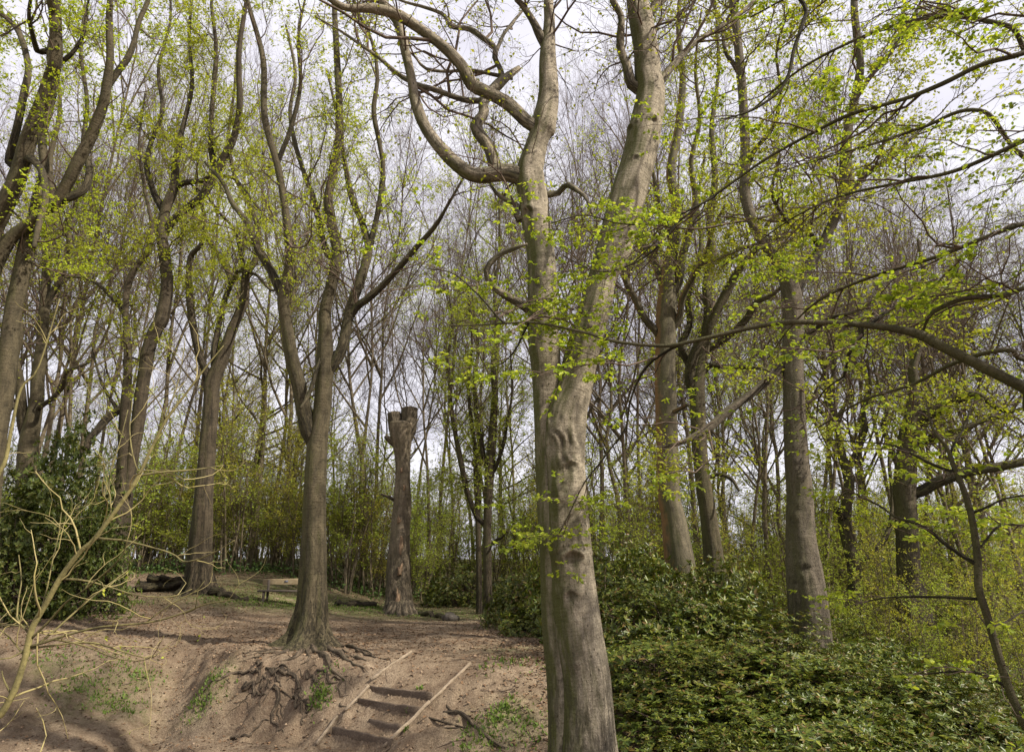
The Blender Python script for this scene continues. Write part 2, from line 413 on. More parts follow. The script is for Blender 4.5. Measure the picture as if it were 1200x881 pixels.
def plain_bark(name, a, b):
    t = NT(name); oc = t.n('ShaderNodeTexCoord').outputs['Object']
    return t.principled(t.ramp(t.noise(oc, 7, 4), [(.35, a), (.65, b)]), .85, spec=.15)
M_TWIG = plain_bark('twig_brown', (.07, .05, .036), (.15, .11, .08))
M_TWIG2 = plain_bark('twig_olive', (.07, .056, .028), (.15, .12, .066))
M_TWIGY = plain_bark('twig_yellow_green', (.24, .20, .075), (.36, .30, .14))
M_FAR = plain_bark('far_bark', (.07, .055, .033), (.155, .125, .08))

def leafmat(name, cols, trans=.5, rough=.5, spec=.3, tcol=None):
    t = NT(name); r = t.n('ShaderNodeNewGeometry').outputs['Random Per Island']
    n = len(cols); col = t.ramp(r, [(k/max(1, n-1), c) for k, c in enumerate(cols)])
    orr = t.n('ShaderNodeObjectInfo').outputs['Random']; hs = t.n('ShaderNodeHueSaturation')
    t.l(t.math('ADD', t.math('MULTIPLY', orr, .018), .492), hs.inputs['Hue']); t.l(t.math('ADD', t.math('MULTIPLY', orr, .35), .90), hs.inputs['Value']); t.l(col, hs.inputs['Color']); col = hs.outputs['Color']
    b = t.n('ShaderNodeBsdfPrincipled'); b.inputs['Roughness'].default_value = rough; b.inputs['Specular IOR Level'].default_value = spec
    t.l(col, b.inputs['Base Color'])
    if trans > 0:
        tr = t.n('ShaderNodeBsdfTranslucent'); t.l(t.mix(1.0, col, tcol or (1.0, 1.0, .55), 'MULTIPLY'), tr.inputs['Color'])
        ms = t.n('ShaderNodeMixShader'); ms.inputs[0].default_value = trans
        t.l(b.outputs[0], ms.inputs[1]); t.l(tr.outputs[0], ms.inputs[2]); t.l(ms.outputs[0], t.out.inputs['Surface'])
    else: t.l(b.outputs[0], t.out.inputs['Surface'])
    return t.m
M_LEAF = leafmat('young_beech_leaf', [(.26, .31, .02), (.37, .42, .03), (.47, .48, .04), (.32, .39, .03), (.54, .54, .05), (.20, .26, .02), (.43, .46, .035)], .5)
M_LEAFB = leafmat('bright_lime_leaf', [(.20, .25, .025), (.32, .38, .035), (.43, .46, .05), (.28, .35, .03), (.15, .20, .025), (.38, .42, .04), (.50, .50, .07)], .5)
M_LEAFO = leafmat('olive_gold_leaf', [(.27, .26, .03), (.36, .34, .04), (.44, .40, .05), (.30, .31, .04)], .45)
M_LEAFH = leafmat('hazel_leaf', [(.24, .30, .04), (.33, .40, .05), (.40, .43, .06), (.28, .35, .045)], .5)
M_RHODO = leafmat('rhododendron_leaf', [(.032, .048, .008), (.056, .078, .011), (.085, .11, .014), (.04, .058, .009), (.18, .19, .022), (.065, .09, .013), (.13, .075, .025), (.13, .155, .018), (.026, .038, .008)], .2, .40, .34)
M_HOLLY = leafmat('holly_leaf', [(.038, .05, .010), (.06, .08, .014), (.085, .105, .018), (.045, .06, .012), (.15, .145, .03)], .25, .45, .25)
M_LITTER = leafmat('fallen_leaf', [(.13, .075, .04), (.20, .125, .07), (.10, .06, .035), (.27, .19, .12)], 0, .8, .1)
M_GRASS = leafmat('grass_blade', [(.07, .12, .02), (.12, .18, .03), (.16, .21, .04)], .35, .6)
M_IVY = leafmat('ground_ivy_leaf', [(.035, .07, .018), (.07, .12, .025), (.05, .09, .02), (.12, .15, .04)], .25, .45)

def ground_mat():
    t = NT('trodden_woodland_earth'); oc = t.n('ShaderNodeTexCoord').outputs['Object']
    gr = t.n('ShaderNodeAttribute', attribute_name='grassy').outputs['Fac']
    li = t.n('ShaderNodeAttribute', attribute_name='litter').outputs['Fac']
    big = t.noise(oc, .7, 5, .6); mid = t.noise(oc, 4.5, 5, .65); fin = t.noise(oc, 38, 4, .7); spk = t.noise(oc, 95, 3, .6)
    col = t.ramp(big, [(.30, (.215, .16, .105)), (.52, (.315, .24, .16)), (.72, (.41, .32, .22))])
    col = t.mix(t.ramp(mid, [(.36, (.6,)*3), (.56, (0,)*3)]), col, (.13, .085, .055))
    col = t.mix(t.ramp(fin, [(.40, (.45,)*3), (.54, (0,)*3)]), col, (.09, .06, .04))
    col = t.mix(t.ramp(spk, [(.66, (0,)*3), (.74, (.7,)*3)]), col, (.38, .28, .19))
    lf = t.math('MULTIPLY', li, t.ramp(t.noise(oc, 22, 5, .75), [(.36, (.9,)*3), (.60, (.15,)*3)]))
    col = t.mix(lf, col, (.085, .055, .037))
    ud = t.n('ShaderNodeAttribute', attribute_name='wooded').outputs['Fac']
    col = t.mix(ud, col, t.ramp(t.noise(oc, 1.3, 6, .7), [(.35, (.05, .04, .022)), (.5, (.075, .07, .025)), (.65, (.11, .095, .045))]))
    gm = t.math('MULTIPLY', gr, t.ramp(t.noise(oc, 6, 6, .75), [(.38, (0,)*3), (.58, (1,)*3)]))
    col = t.mix(gm, col, (.10, .135, .03))
    ht = t.math('ADD', t.math('MULTIPLY', mid, 1.2), t.math('ADD', fin, t.math('MULTIPLY', spk, .3)))
    return t.principled(col, .95, ht, .9, .045, .1)
M_GROUND = ground_mat()
def wood_mat(name, a, b, c):
    t = NT(name); oc = t.n('ShaderNodeTexCoord').outputs['Object']
    g1 = t.noise(t.mapped(oc, (2, 25, 25)), 2.5, 5, .6); g2 = t.noise(oc, 9, 4, .6)
    col = t.mix(t.ramp(g2, [(.4, (.6,)*3), (.6, (0,)*3)]), t.ramp(g1, [(.3, a), (.55, b), (.75, c)]), a)
    return t.principled(col, .8, g1, .5, .01, .2)
M_RISER = wood_mat('step_wood', (.075, .055, .038), (.14, .105, .075), (.21, .165, .12))
M_RAIL = wood_mat('rail_wood', (.15, .115, .08), (.28, .22, .155), (.37, .30, .215))
M_BENCH = wood_mat('bench_wood', (.24, .18, .10), (.34, .27, .16), (.42, .34, .22))
M_BENCHD = wood_mat('bench_seat_wood', (.07, .055, .045), (.12, .10, .08), (.17, .14, .11))
M_STONE = plain_bark('stone', (.06, .05, .04), (.13, .115, .095))
M_STONE2 = plain_bark('clod_and_pebble', (.13, .09, .06), (.30, .22, .15))
M_METAL = plain_bark('plaque_metal', (.10, .10, .12), (.17, .17, .2))

# ------------------------------------------------------------------ ground
def axis(breaks):
    out = []
    for a, b, s in breaks: out.append(np.arange(a, b, s))
    return np.unique(np.round(np.concatenate(out), 4))
def spread_(a, b, s, n): return a + (b-a)*np.linspace(0, 1, n)**s
xs = np.unique(np.concatenate([-12-np.geomspace(.1, 600, 36), np.arange(-12, -8, .10), np.arange(-8, 3.2, .05), np.arange(3.2, 10, .15), 10+np.geomspace(.1, 600, 40)]))
ys = np.unique(np.concatenate([-np.geomspace(.2, 300, 20), np.arange(0, 8, .25), np.arange(8, 14.6, .045), np.arange(14.6, 24, .11), 24+np.geomspace(.1, 900, 70)]))
X, Y = np.meshgrid(xs, ys); Z = h(X, Y)
nearm = sstep((19-Y)/5)*sstep((Y-6)/2)
bank = np.clip(np.abs(np.gradient(Z, axis=0)/np.gradient(Y, axis=0))*2, 0, 1)
s_, w_ = stair_sw(X, Y); stair_m = 1 - .75*sstep((w_+.15)/.15)*sstep((1.15-w_)/.15)*(s_ > -.2)*(s_ < 4.2)
pn = np.stack([X, Y, Z], -1)
Z = Z + nearm*stair_m*(.030*fbm(pn*1.7, 3, 21)*(1+1.9*bank) + .022*fbm(pn*5, 3, 22)*(1+2.2*bank) + .008*fbm(pn*16, 2, 23))
Z = Z + (1-nearm)*.03*fbm(pn*.9, 3, 25)
def hollow(u, v, rx, rz_, dep):
    global Z
    c = hit(u, v); q = ((X-c[0])/rx)**2 + ((Y-c[1])/.45)**2
    Z = Z - dep*np.exp(-q)
hollow(272, 822, .40, 0, .24); hollow(314, 832, .26, 0, .26); hollow(352, 845, .22, 0, .22); hollow(300, 848, .5, 0, .12); hollow(290, 806, .2, 0, .14); hollow(338, 812, .16, 0, .16); hollow(390, 825, .2, 0, .12)
hollow(560, 800, .4, 0, -.04); hollow(240, 850, .5, 0, .1); hollow(165, 775, .25, 0, .1)
# grassy strip on the far edge of the clearing and beneath the hedge; litter under the trees
grassy = sstep((Y-18.5+.25*X*0)/2.2)*sstep((27-Y)/3)*sstep((X+12)/4)*sstep((0.5-X)/2.0)*.9
for u, v, r in ((120, 815, .7), (165, 790, .4), (95, 800, .5), (150, 828, .4), (590, 850, .5), (70, 775, .5), (600, 760, .6), (245, 806, .35)):
    c = hit(u, v); grassy = np.maximum(grassy, .5*np.exp(-(((X-c[0])/r)**2+((Y-c[1])/r)**2)))
litter = np.clip(.42 + .5*sstep((Y-16)/6)*0 + .7*sstep((-7.5-X)/3)*sstep((Y-15)/2) + .9*sstep((X-.8-.03*(Y-12))/1.2) + .9*sstep((Y-24)/3)
    + .45*np.exp(-((X+6.0)/2.2)**2-((Y-16.6)/1.5)**2), 0, 1)
me = mesh_np('ground', np.stack([X, Y, Z], -1).reshape(-1, 3), [(lambda I: np.stack([I[:-1, :-1], I[:-1, 1:], I[1:, 1:], I[1:, :-1]], -1).reshape(-1, 4))(np.arange(X.size).reshape(X.shape))],
             M_GROUND, True, attr={'grassy': ('FLOAT', grassy), 'litter': ('FLOAT', litter), 'wooded': ('FLOAT', np.maximum(sstep((Y-25.5)/2.5), sstep((X-4)/3)*sstep((Y-9)/3)))})
g_o = obj('ground', me, kind='structure')
from mathutils.bvhtree import BVHTree
GB = BVHTree.FromPolygons([tuple(v) for v in np.stack([X, Y, Z], -1).reshape(-1, 3)], [tuple(p.vertices) for p in me.polygons])
def surf(u, v):                       # where a line of sight meets the finished ground
    r = ray(u, v); l = GB.ray_cast(Vector((0, 0, EYE)) + Vector(r)*3.0, Vector(r).normalized())[0]
    return np.array(l) if l else hit(u, v)
def drop(x, y):
    l = GB.ray_cast(Vector((x, y, 30)), Vector((0, 0, -1)))[0]
    return l.z if l else H1(x, y)

# ------------------------------------------------------------------ traced trees
def trace(pts, d, dd=0., lift=0.):
    """(u, v, width) list -> path and radii; the distance runs from d to d+dd along the limb"""
    n = len(pts); pp, rr = [], []
    for k, q in enumerate(pts):
        dk = d + dd*(k/max(1, n-1))**1.5 + (q[3] if len(q) > 3 else 0)
        pp.append(P(q[0], q[1], dk)); rr.append(q[2]*.465*px2m(q[1], dk))
    return np.array(pp), np.array(rr)

class Tree:
    def __init__(s, name, label, cat, base, group=None, mat=None, twig=None, leaf=None, seed=1):
        s.root = thing(name, label, cat, base, group); s.o = np.array(base, float); s.mat = mat; s.twig = twig or M_TWIG; s.leaf = leaf or M_LEAF
        s.limbs = []; s.all = []; s.g = np.random.default_rng(seed); s.seed = seed
    def part(s, name, path, rad, S=12, grow_=True, t0=.1, **k):
        m = k.pop('mat', s.mat); s.seed += 13
        o, pt, rr = stout_obj(name, s.root, s.o, path, rad, S, m, seed=s.seed, **k)
        s.all.append((pt, rr, 0))
        if grow_: s.limbs.append((pt, rr, t0))
        return o
    def limb(s, pts, d, dd=0., name='limb', S=10, **k):
        near = None; u0, v0 = pts[0][:2]; best = 45.
        for q_, r_, _ in s.all:
            uv = proj(q_); dist = np.hypot(uv[:, 0]-u0, uv[:, 1]-v0); j = int(dist.argmin())
            if dist[j] < best: best = dist[j]; near = q_[j]; nr = r_[j]
        if near is not None:
            off = near[1]-d; n = len(pts); pts = [(*q[:3], off*(1-k_/(n-1))) for k_, q in enumerate(pts)]
        p, r = trace(pts, d, dd)
        if near is not None:
            vd = norm(near-np.array([0, 0, EYE])); st_ = near + vd*min(nr*.35, r[0]*.7)
            if best*px2m(v0, near[1]) < nr*1.1: p[0] = st_; 
            else: p = np.vstack([st_, p]); r = np.concatenate([[r[0]*1.12], r])
            p = np.insert(p, 1, p[0]*.5+p[1]*.5, 0); r = np.insert(r, 1, r[0]*1.0); r[0] *= 1.12
        return s.part(name, p, r, S, step=k.pop('step', .09), amp=k.pop('amp', .07), **k)
    def crown(s, d1=1.0, l1=(1.2, 3.2), d2=2.6, l2=(.5, 1.3), d3=6, l3=(.15, .5), leaf=3., size=.055, flat=.3, trop=.12, keep=None, six=False, wig=.22, ang=(30, 62), rmin=.0024, sag=0., wd=.62, d1cap=None, leaf2=0.):
        g = s.g; K = 26; d1 *= 1.6; d2 *= 2.0; d3 *= 2.6; leaf *= 2.2
        A = [(resample(np.column_stack([p, r]), K), t0) for p, r, t0 in s.limbs]
        Pt = np.stack([a[int(t0*(K-1)):][:1].repeat(int(t0*(K-1)), 0).tolist() + a[int(t0*(K-1)):].tolist() for a, t0 in A])
        Pt = np.array(Pt, float); Rd = Pt[..., 3]; Pt = Pt[..., :3]
        b1, r1 = grow(Pt, Rd, d1, l1, ang, .02, 1., trop, wig, flat, 9, .0085, rmin, g, .35, sag, d1cap)
        b2, r2 = grow(np.concatenate([b1]), np.concatenate([r1]), d2, l2, (30, 65), .15, 1., trop*.6, wig, flat, 6, .006, rmin, g, .4, sag)
        b3, r3 = grow(b2, r2, d3, l3, (30, 65), .1, 1., trop*.4, wig, flat, 3, .004, rmin*.7, g, .3, sag)
        bag = Bag()
        for b, r, S in ((b1, r1, 5), (b2, r2, 4), (b3, r3, 3)): bag.add(*tubes(b, np.maximum(r, rmin*.35), S))
        o = obj('twigs', bag.mesh('twigs', s.twig, s.o, True), s.root, 'stuff')
        if leaf > 0:
            lb = Bag(); lb.add(*leaves_on(b3, leaf, size, g, wd, six, keep))
            if leaf2: lb.add(*leaves_on(b2, leaf2, size, g, wd, six, keep))
            if lb.n: obj('leaves', lb.mesh('leaves', s.leaf, s.o), s.root, 'stuff')
        return b1, b2, b3

D = 7.5
# ---- the big forked beech in the middle
bx = P(690, 985, D - .1); base = (bx[0], D, drop(bx[0], D))
A = Tree('beech_tree', 'big pale grey beech with a forked trunk standing alone in front of the rhododendrons', 'tree', base, None, M_BEECH, M_TWIG, M_LEAF, 11)
def hk(u, v, s, kind, amt): return (P(u, v, D-.36), s, kind, amt)
p, r = trace([(700, 1010, 135), (695, 955, 105), (689, 880, 76), (685, 800, 65), (677, 745, 63), (672, 700, 60), (668, 650, 57), (664, 590, 55), (661, 540, 54), (662, 490, 54), (672, 455, 46), (684, 405, 41), (698, 358, 39), (706, 324, 36), (720, 289, 44), (735, 231, 45), (747, 190, 42), (754, 157, 41), (762, 112, 37), (759, 88, 33), (757, 58, 31), (752, 27, 30), (747, 0, 26), (744, -45, 22), (748, -110, 17), (740, -190, 12), (744, -260, 6)], D)
A.part('trunk', p, r, 96, True, .70, amp=.045, step=.02, lobes=(5, ([0, .5, 1.6, 4], [.10, .05, .035, .015]), 1.0),
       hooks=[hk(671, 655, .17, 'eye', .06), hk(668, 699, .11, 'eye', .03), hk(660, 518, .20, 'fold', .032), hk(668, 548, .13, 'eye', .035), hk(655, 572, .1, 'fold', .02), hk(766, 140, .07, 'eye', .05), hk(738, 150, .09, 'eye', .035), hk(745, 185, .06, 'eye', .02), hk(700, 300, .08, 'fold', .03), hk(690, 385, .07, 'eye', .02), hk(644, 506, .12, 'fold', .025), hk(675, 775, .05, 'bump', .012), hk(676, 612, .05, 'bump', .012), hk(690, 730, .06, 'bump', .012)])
p, r = trace([(656, 1010, 85), (657, 955, 60), (661, 880, 42), (660, 800, 40), (654, 745, 38), (651, 700, 36), (649, 650, 34), (645, 590, 33), (643, 540, 34), (641, 480, 35), (640, 440, 37), (637, 400, 39), (636, 375, 38), (635, 324, 37), (633, 296, 35), (626, 238, 36), (621, 204, 34), (631, 163, 26), (637, 146, 31), (643, 112, 25), (642, 68, 21), (644, 27, 14), (643, 0, 12), (646, -50, 11), (640, -120, 8), (648, -200, 4)], D+.03, .0)
A.part('trunk', p, r, 60, True, .72, amp=.05, step=.022, lobes=(4, ([0, .5, 1.6, 4], [.10, .05, .03, .015]), 2.0), label='greener left stem with heavy curved limbs',
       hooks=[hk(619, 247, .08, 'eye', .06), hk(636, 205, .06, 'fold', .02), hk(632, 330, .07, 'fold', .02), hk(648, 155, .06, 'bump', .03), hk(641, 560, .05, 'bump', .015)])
A.limb([(637, 165, 22), (628, 149, 18), (618, 143, 17), (597, 123, 17), (577, 111, 16), (553, 99, 17), (543, 80, 15), (523, 58, 14), (492, 34, 13), (465, 17, 14), (434, 10, 12), (410, 10, 9), (393, 3, 8), (350, -30, 6), (310, -50, 3)], D, -1.0, S=14, t0=.45)
A.limb([(622, 222, 26), (611, 207, 24), (590, 202, 22), (563, 206, 19), (546, 201, 18), (522, 180, 17), (499, 150, 15), (487, 119, 14), (482, 92, 12), (475, 61, 12), (466, 27, 12), (451, 6, 10), (430, -40, 7), (425, -90, 3)], D, -.3, S=14, t0=.5)
A.limb([(592, 204, 16), (580, 196, 17), (573, 173, 15), (558, 150, 15), (567, 133, 13), (567, 119, 13), (584, 99, 14), (594, 90, 11), (608, 80, 7)], D-.05, .5, S=12, t0=.6)
A.limb([(563, 120, 8), (548, 118, 8), (533, 114, 7), (509, 105, 7), (490, 100, 7), (468, 88, 6), (444, 68, 5), (420, 51, 4), (400, 37, 3), (370, 20, 2)], D+.25, .7, S=8)
A.limb([(590, 93, 8), (586, 80, 7), (580, 68, 7), (580, 56, 7), (565, 44, 7), (550, 34, 7), (529, 31, 6), (519, 17, 5), (495, 8, 4), (468, 0, 3), (430, -20, 2)], D+.5, .8, S=8)
A.limb([(581, 62, 5), (590, 41, 4), (602, 25, 4), (614, 10, 3), (632, -20, 2)], D+.5, .3, S=7)
A.limb([(600, 92, 6), (580, 88, 5), (550, 82, 4), (522, 84, 4), (498, 80, 4), (485, 65, 3), (468, 52, 2)], D+.5, -.3, S=7)
A.limb([(640, 60, 12), (632, 40, 12), (624, 24, 9), (612, 6, 8), (604, -4, 7), (590, -50, 4)], D, -.3, S=9)
A.limb([(748, 110, 16), (740, 99, 14), (735, 78, 12), (728, 60, 10), (727, 44, 10), (728, 20, 8), (718, 0, 8), (706, -40, 5), (700, -90, 2)], D, -.4, S=10)
A.limb([(760, 108, 14), (774, 95, 12), (790, 75, 9), (802, 62, 8), (822, 45, 6), (850, 28, 5), (880, 5, 4), (910, -30, 2)], D, .5, S=9)
A.limb([(757, 30, 12), (768, 7, 10), (781, -4, 8), (800, -40, 5)], D, .3, S=8)
A.limb([(634, 372, 15), (612, 357, 12), (600, 350, 11), (587, 343, 9), (574, 331, 8), (570, 316, 7.5), (583, 300, 7), (603, 291, 6), (618, 286, 3)], D-.1, -.25, S=10, grow_=False)
A.limb([(640, 228, 10), (655, 226, 8), (663, 217, 8), (670, 219, 7), (686, 231, 5), (694, 250, 3)], D-.1, -.3, S=8)
A.limb([(605, 256, 10), (606, 240, 8), (596, 236, 6), (583, 228, 5), (574, 215, 3)], D, .3, S=7)
A.crown(d1=1.25, l1=(.8, 2.8), d2=2.6, d3=4.5, leaf=.5, size=.05, trop=.15)

# ---- beech with bare roots on the lip of the bank
b = surf(360, 758); DB = b[1]
Bt = Tree('beech_tree', 'slim olive beech with bare spreading roots on the lip of the eroded bank', 'tree', b, None, M_BEECH2, M_TWIG, M_LEAF, 22)
p, r = trace([(361, 765, 112), (361.5, 759, 88), (362.5, 751, 64), (363.5, 742, 51), (364, 732, 44), (366, 715, 38), (367, 690, 34), (368, 650, 30), (369, 600, 27), (370, 560, 26), (372, 520, 25), (377, 485, 22), (379, 460, 21), (381, 419, 20), (381, 392, 17), (381, 365, 15), (388, 335, 14), (395, 297, 13), (387, 255, 13), (385, 230, 11), (390, 204, 10), (398, 150, 9), (395, 68, 8), (392, 0, 6), (396, -70, 3)], DB)
Bt.part('trunk', p, r, 40, True, .55, amp=.05, step=.04, lobes=(6, ([0, .15, .4, 1.0, 2.8, 5], [.36, .40, .30, .17, .08, .03]), .6))
Bt.limb([(370, 530, 18), (362, 505, 20), (357, 484, 20), (351, 453, 18), (342, 419, 17), (335, 375, 15), (332, 351, 14), (337, 324, 12), (340, 297, 12), (333, 238, 9), (325, 194, 9), (310, 136, 8), (308, 68, 7), (290, 0, 5), (280, -60, 3)], DB, -1.2, S=16, t0=.4)
Bt.limb([(332, 352, 11), (326, 337, 11), (318, 318, 11), (303, 293, 10), (290, 262, 8), (272, 238, 6), (262, 215, 5), (240, 190, 3)], DB-.5, 1.2, S=10)
Bt.limb([(382, 440, 15), (391, 426, 14), (400, 410, 14), (408, 372, 13), (414, 352, 12), (424, 324, 12), (432, 292, 11), (427, 270, 9), (422, 255, 8), (412, 230, 8), (404, 190, 6), (398, 150, 4), (385, 90, 3)], DB, 1.0, S=12, t0=.3)
Bt.limb([(408, 372, 10), (420, 358, 10), (440, 343, 9), (465, 317, 8), (488, 290, 7), (510, 265, 6), (525, 240, 4), (545, 205, 3)], DB+.3, -1.5, S=9)
Bt.limb([(430, 292, 8), (440, 262, 7), (447, 225, 7), (449, 195, 6), (444, 165, 6), (438, 130, 6), (442, 90, 5), (436, 50, 4), (420, 15, 4), (405, -30, 2)], DB+.4, -1.0, S=9)
Bt.limb([(385, 300, 8), (378, 280, 8), (368, 235, 7), (357, 205, 6), (345, 165, 6), (340, 130, 5), (346, 85, 4), (335, 30, 3)], DB, 1.5, S=8)
Bt.limb([(325, 194, 6), (340, 153, 6), (352, 100, 5), (350, 40, 4), (362, -20, 2)], DB-.9, -.6, S=8)
Bt.limb([(384, 405, 6), (372, 430, 5), (362, 462, 5), (352, 478, 3)], DB-.3, -.4, S=6, grow_=False)
ROOTS = [([(350, 750), (335, 755), (318, 757), (305, 755), (292, 757)], 7), ([(352, 756), (338, 762), (320, 765), (298, 763)], 6), ([(356, 759), (350, 767), (338, 771), (326, 774)], 5),
  ([(368, 756), (385, 760), (402, 766), (420, 772), (438, 780)], 6), ([(374, 755), (395, 757), (420, 761), (455, 772)], 6), ([(364, 760), (378, 768), (388, 780), (400, 792), (406, 812)], 6),
  ([(303, 786), (290, 787), (275, 790), (255, 797), (238, 812), (226, 834)], 6), ([(328, 786), (345, 794), (354, 804), (352, 816)], 8), ([(316, 786), (325, 797), (331, 803)], 6),
  ([(320, 806), (328, 820), (319, 838), (322, 850), (333, 862)], 6), ([(344, 819), (352, 834), (358, 850)], 5), ([(354, 816), (362, 832), (368, 818)], 4), ([(290, 801), (303, 811), (311, 818)], 6),
  ([(300, 778), (304, 795), (310, 806)], 4), ([(388, 776), (380, 790), (395, 803), (402, 818)], 4), ([(372, 786), (385, 792), (398, 800), (392, 812)], 4), ([(360, 790), (372, 800), (368, 812), (380, 806)], 4),
  ([(360, 762), (360, 770), (352, 778)], 5), ([(345, 760), (328, 760), (312, 768), (296, 769)], 5), ([(312, 783), (340, 783), (372, 781)], 3), ([(270, 866), (290, 862), (305, 848), (318, 842)], 4), ([(418, 764), (440, 770), (458, 776)], 4), ([(380, 759), (402, 772), (420, 779), (432, 788)], 5)]
gR = np.random.default_rng(5)
for k, (pts, w) in enumerate(ROOTS):
    pp = np.array([surf(*q) for q in pts]); rad = np.linspace(1.0, .22, len(pts))*w*.46*px2m(780, 12.)
    pp[:, 2] += rad*.35; pp[-1, 2] -= rad[-1]*1.6; pp[0, 2] += rad[0]*.4
    near = abs(pts[0][0]-361) < 22 and pts[0][1] < 765
    if near:
        st_ = np.array([Bt.o[0], Bt.o[1], pp[0][2]+.13]); pp = np.vstack([st_*.55+pp[0]*.45+[0, 0, .10], pp]); rad = np.concatenate([[rad[0]*2.6], rad*np.linspace(1.7, 1.0, len(rad))])
    fine = resample(np.column_stack([pp, rad]), 14); fine[1:-1, 0] += gR.normal(size=12)*.02; fine[1:-1, 1] += gR.normal(size=12)*.02; a_ = 3 if near else 1; fine[a_:-1, 2] = [drop(*q[:2])+q[3]*.3+gR.normal()*.012 for q in fine[a_:-1]]; fine[1:-1, 3] *= 1+.22*gR.normal(size=12)
    o, _, _ = stout_obj('root', Bt.root, Bt.o, fine[:, :3], fine[:, 3], 9, M_ROOT, seed=300+k, amp=.16, step=.035)
for k in range(46):
    if k < 22: u0 = gR.uniform(318, 408); v0 = 764 - abs(u0-362)*.12; du = (u0-362)*gR.uniform(.5, 1.5)+gR.normal()*8; dv = gR.uniform(4, 16)
    else: u0 = gR.uniform(262, 408); v0 = gR.uniform(782, 838); du = gR.normal()*16; dv = gR.uniform(8, 30)
    pts = [(u0+du*t_+gR.normal()*2.5, v0+dv*t_+gR.normal()*1.5) for t_ in np.linspace(0, 1, 5)]
    pp = np.array([surf(*q) for q in pts])
    if np.abs(np.diff(pp[:, 1])).max() > 1.2: continue
    rad = np.linspace(1, .3, 5)*gR.uniform(.006, .016); pp[:, 2] += rad*.5; pp[0, 2] -= rad[0]*1.5; pp[-1, 2] -= rad[-1]*2
    stout_obj('root', Bt.root, Bt.o, pp, rad, 6, M_ROOT, seed=900+k, amp=.2, step=.04)
Bt.crown(d1=.85, l1=(1.0, 3.2), d2=2.8, d3=5, leaf=2.0, size=.054, trop=.28)

# ---- the pollarded dead trunk
b = surf(469, 716); DC = b[1]
St = Tree('dead_tree', 'tall dead trunk sawn off into two short stubs at the top', 'tree stump', b, None, M_DEAD, M_TWIG, M_LEAF, 33)
p, r = trace([(468, 722, 52), (468, 712, 40), (468, 700, 34), (467, 680, 31), (467, 657, 29), (468, 630, 26), (470, 600, 23), (471, 587, 22), (472, 560, 19), (472, 539, 18), (471, 525, 21), (470.5, 512, 26), (470.5, 502, 29), (471, 496, 30)], DC)
St.part('trunk', p, r, 40, False, amp=.09, step=.06, lobes=(5, ([0, .4, 1.0, 3], [.22, .14, .08, .03]), .2))
p, r = trace([(466, 512, 14), (463.5, 502, 16), (462.5, 494, 16.5), (461.5, 488, 16), (461, 483.5, 15.5)], DC); St.part('stub', p, r, 22, False, amp=.16, step=.05, t0=.1)
p, r = trace([(475, 514, 17), (478, 503, 19), (479.5, 492, 19.5), (480.5, 484, 19.5), (481, 478, 19)], DC+.08); St.part('stub', p, r, 24, False, amp=.16, step=.05)
St.limb([(466, 525, 9), (458, 517, 8), (452, 511, 6)], DC-.15, -.1, name='stub', S=9, grow_=False)
St.limb([(464, 590, 5), (455, 582, 4), (447, 579, 3)], DC-.3, -.3, name='stub', S=7, grow_=False)
t = NT('splintered_pale_wood'); oc = t.n('ShaderNodeTexCoord').outputs['Object']
M_PALE = t.principled(t.ramp(t.noise(t.mapped(oc, (14, 14, 2)), 2, 5), [(.35, (.10, .07, .045)), (.5, (.27, .18, .11)), (.7, (.40, .29, .19))]), .9, t.noise(t.mapped(oc, (30, 30, 4)), 2, 4), .6, .02, .1)
for u, v, w, hh in ((472, 640, 5, 18), (472, 668, 5, 14), (470, 700, 5, 20), (469, 610, 4, 10), (470, 552, 4, 7), (474, 572, 3, 8)):
    c = P(u, v, DC); m = px2m(v, DC); rad = np.interp(v, [539, 600, 660, 700], [9, 11.5, 14.5, 17])*m
    n_ = 9; a = np.linspace(0, 2*np.pi, 15)[:-1]; g5 = np.random.default_rng(u+v)
    ax = P(np.interp(v, [540, 720], [472, 468]), v, DC); q = []
    for k in a:
        rr = 1+.3*g5.normal(); du = .5*w*m*math.cos(k)*rr + (u-470)*m; dz = .5*hh*m*math.sin(k)*rr
        th = du/rad; q.append((ax[0]+rad*1.02*math.sin(th), ax[1]-rad*1.02*math.cos(th), ax[2]+dz))
    q = np.array(q); inn = q*.8+q.mean(0)*.2 + np.array([0, -.025, 0]); V = np.vstack([q + np.array([0, .05, 0]), inn, inn.mean(0)[None]+[[0, .02, 0]]]); n = 14; i = np.arange(n); j = (i+1) % n
    obj('bare_patch', mesh_np('bare_patch', V-St.o, [np.stack([i, j, j+n, i+n], -1), np.stack([i+n, j+n, np.full(n, 2*n)], -1)], M_PALE), St.root)
for k, (du, dv, w) in enumerate(((-13, 4, 6), (-8, 5, 6), (0, 6, 6), (8, 6, 7), (13, 5, 6), (17, 4, 5))):
    a0 = P(468+du*.55, 706, DC-.3); a1 = surf(468+du*1.4, 716+dv); mid = (a0+a1)/2 + np.array([0, -.1, -.12])
    stout_obj('root', St.root, St.o, np.array([a0, mid, a1+[0, -.1, -.06]]), np.array([.13, .11, .05]), 9, M_DEAD, seed=700+k, amp=.15, step=.06)

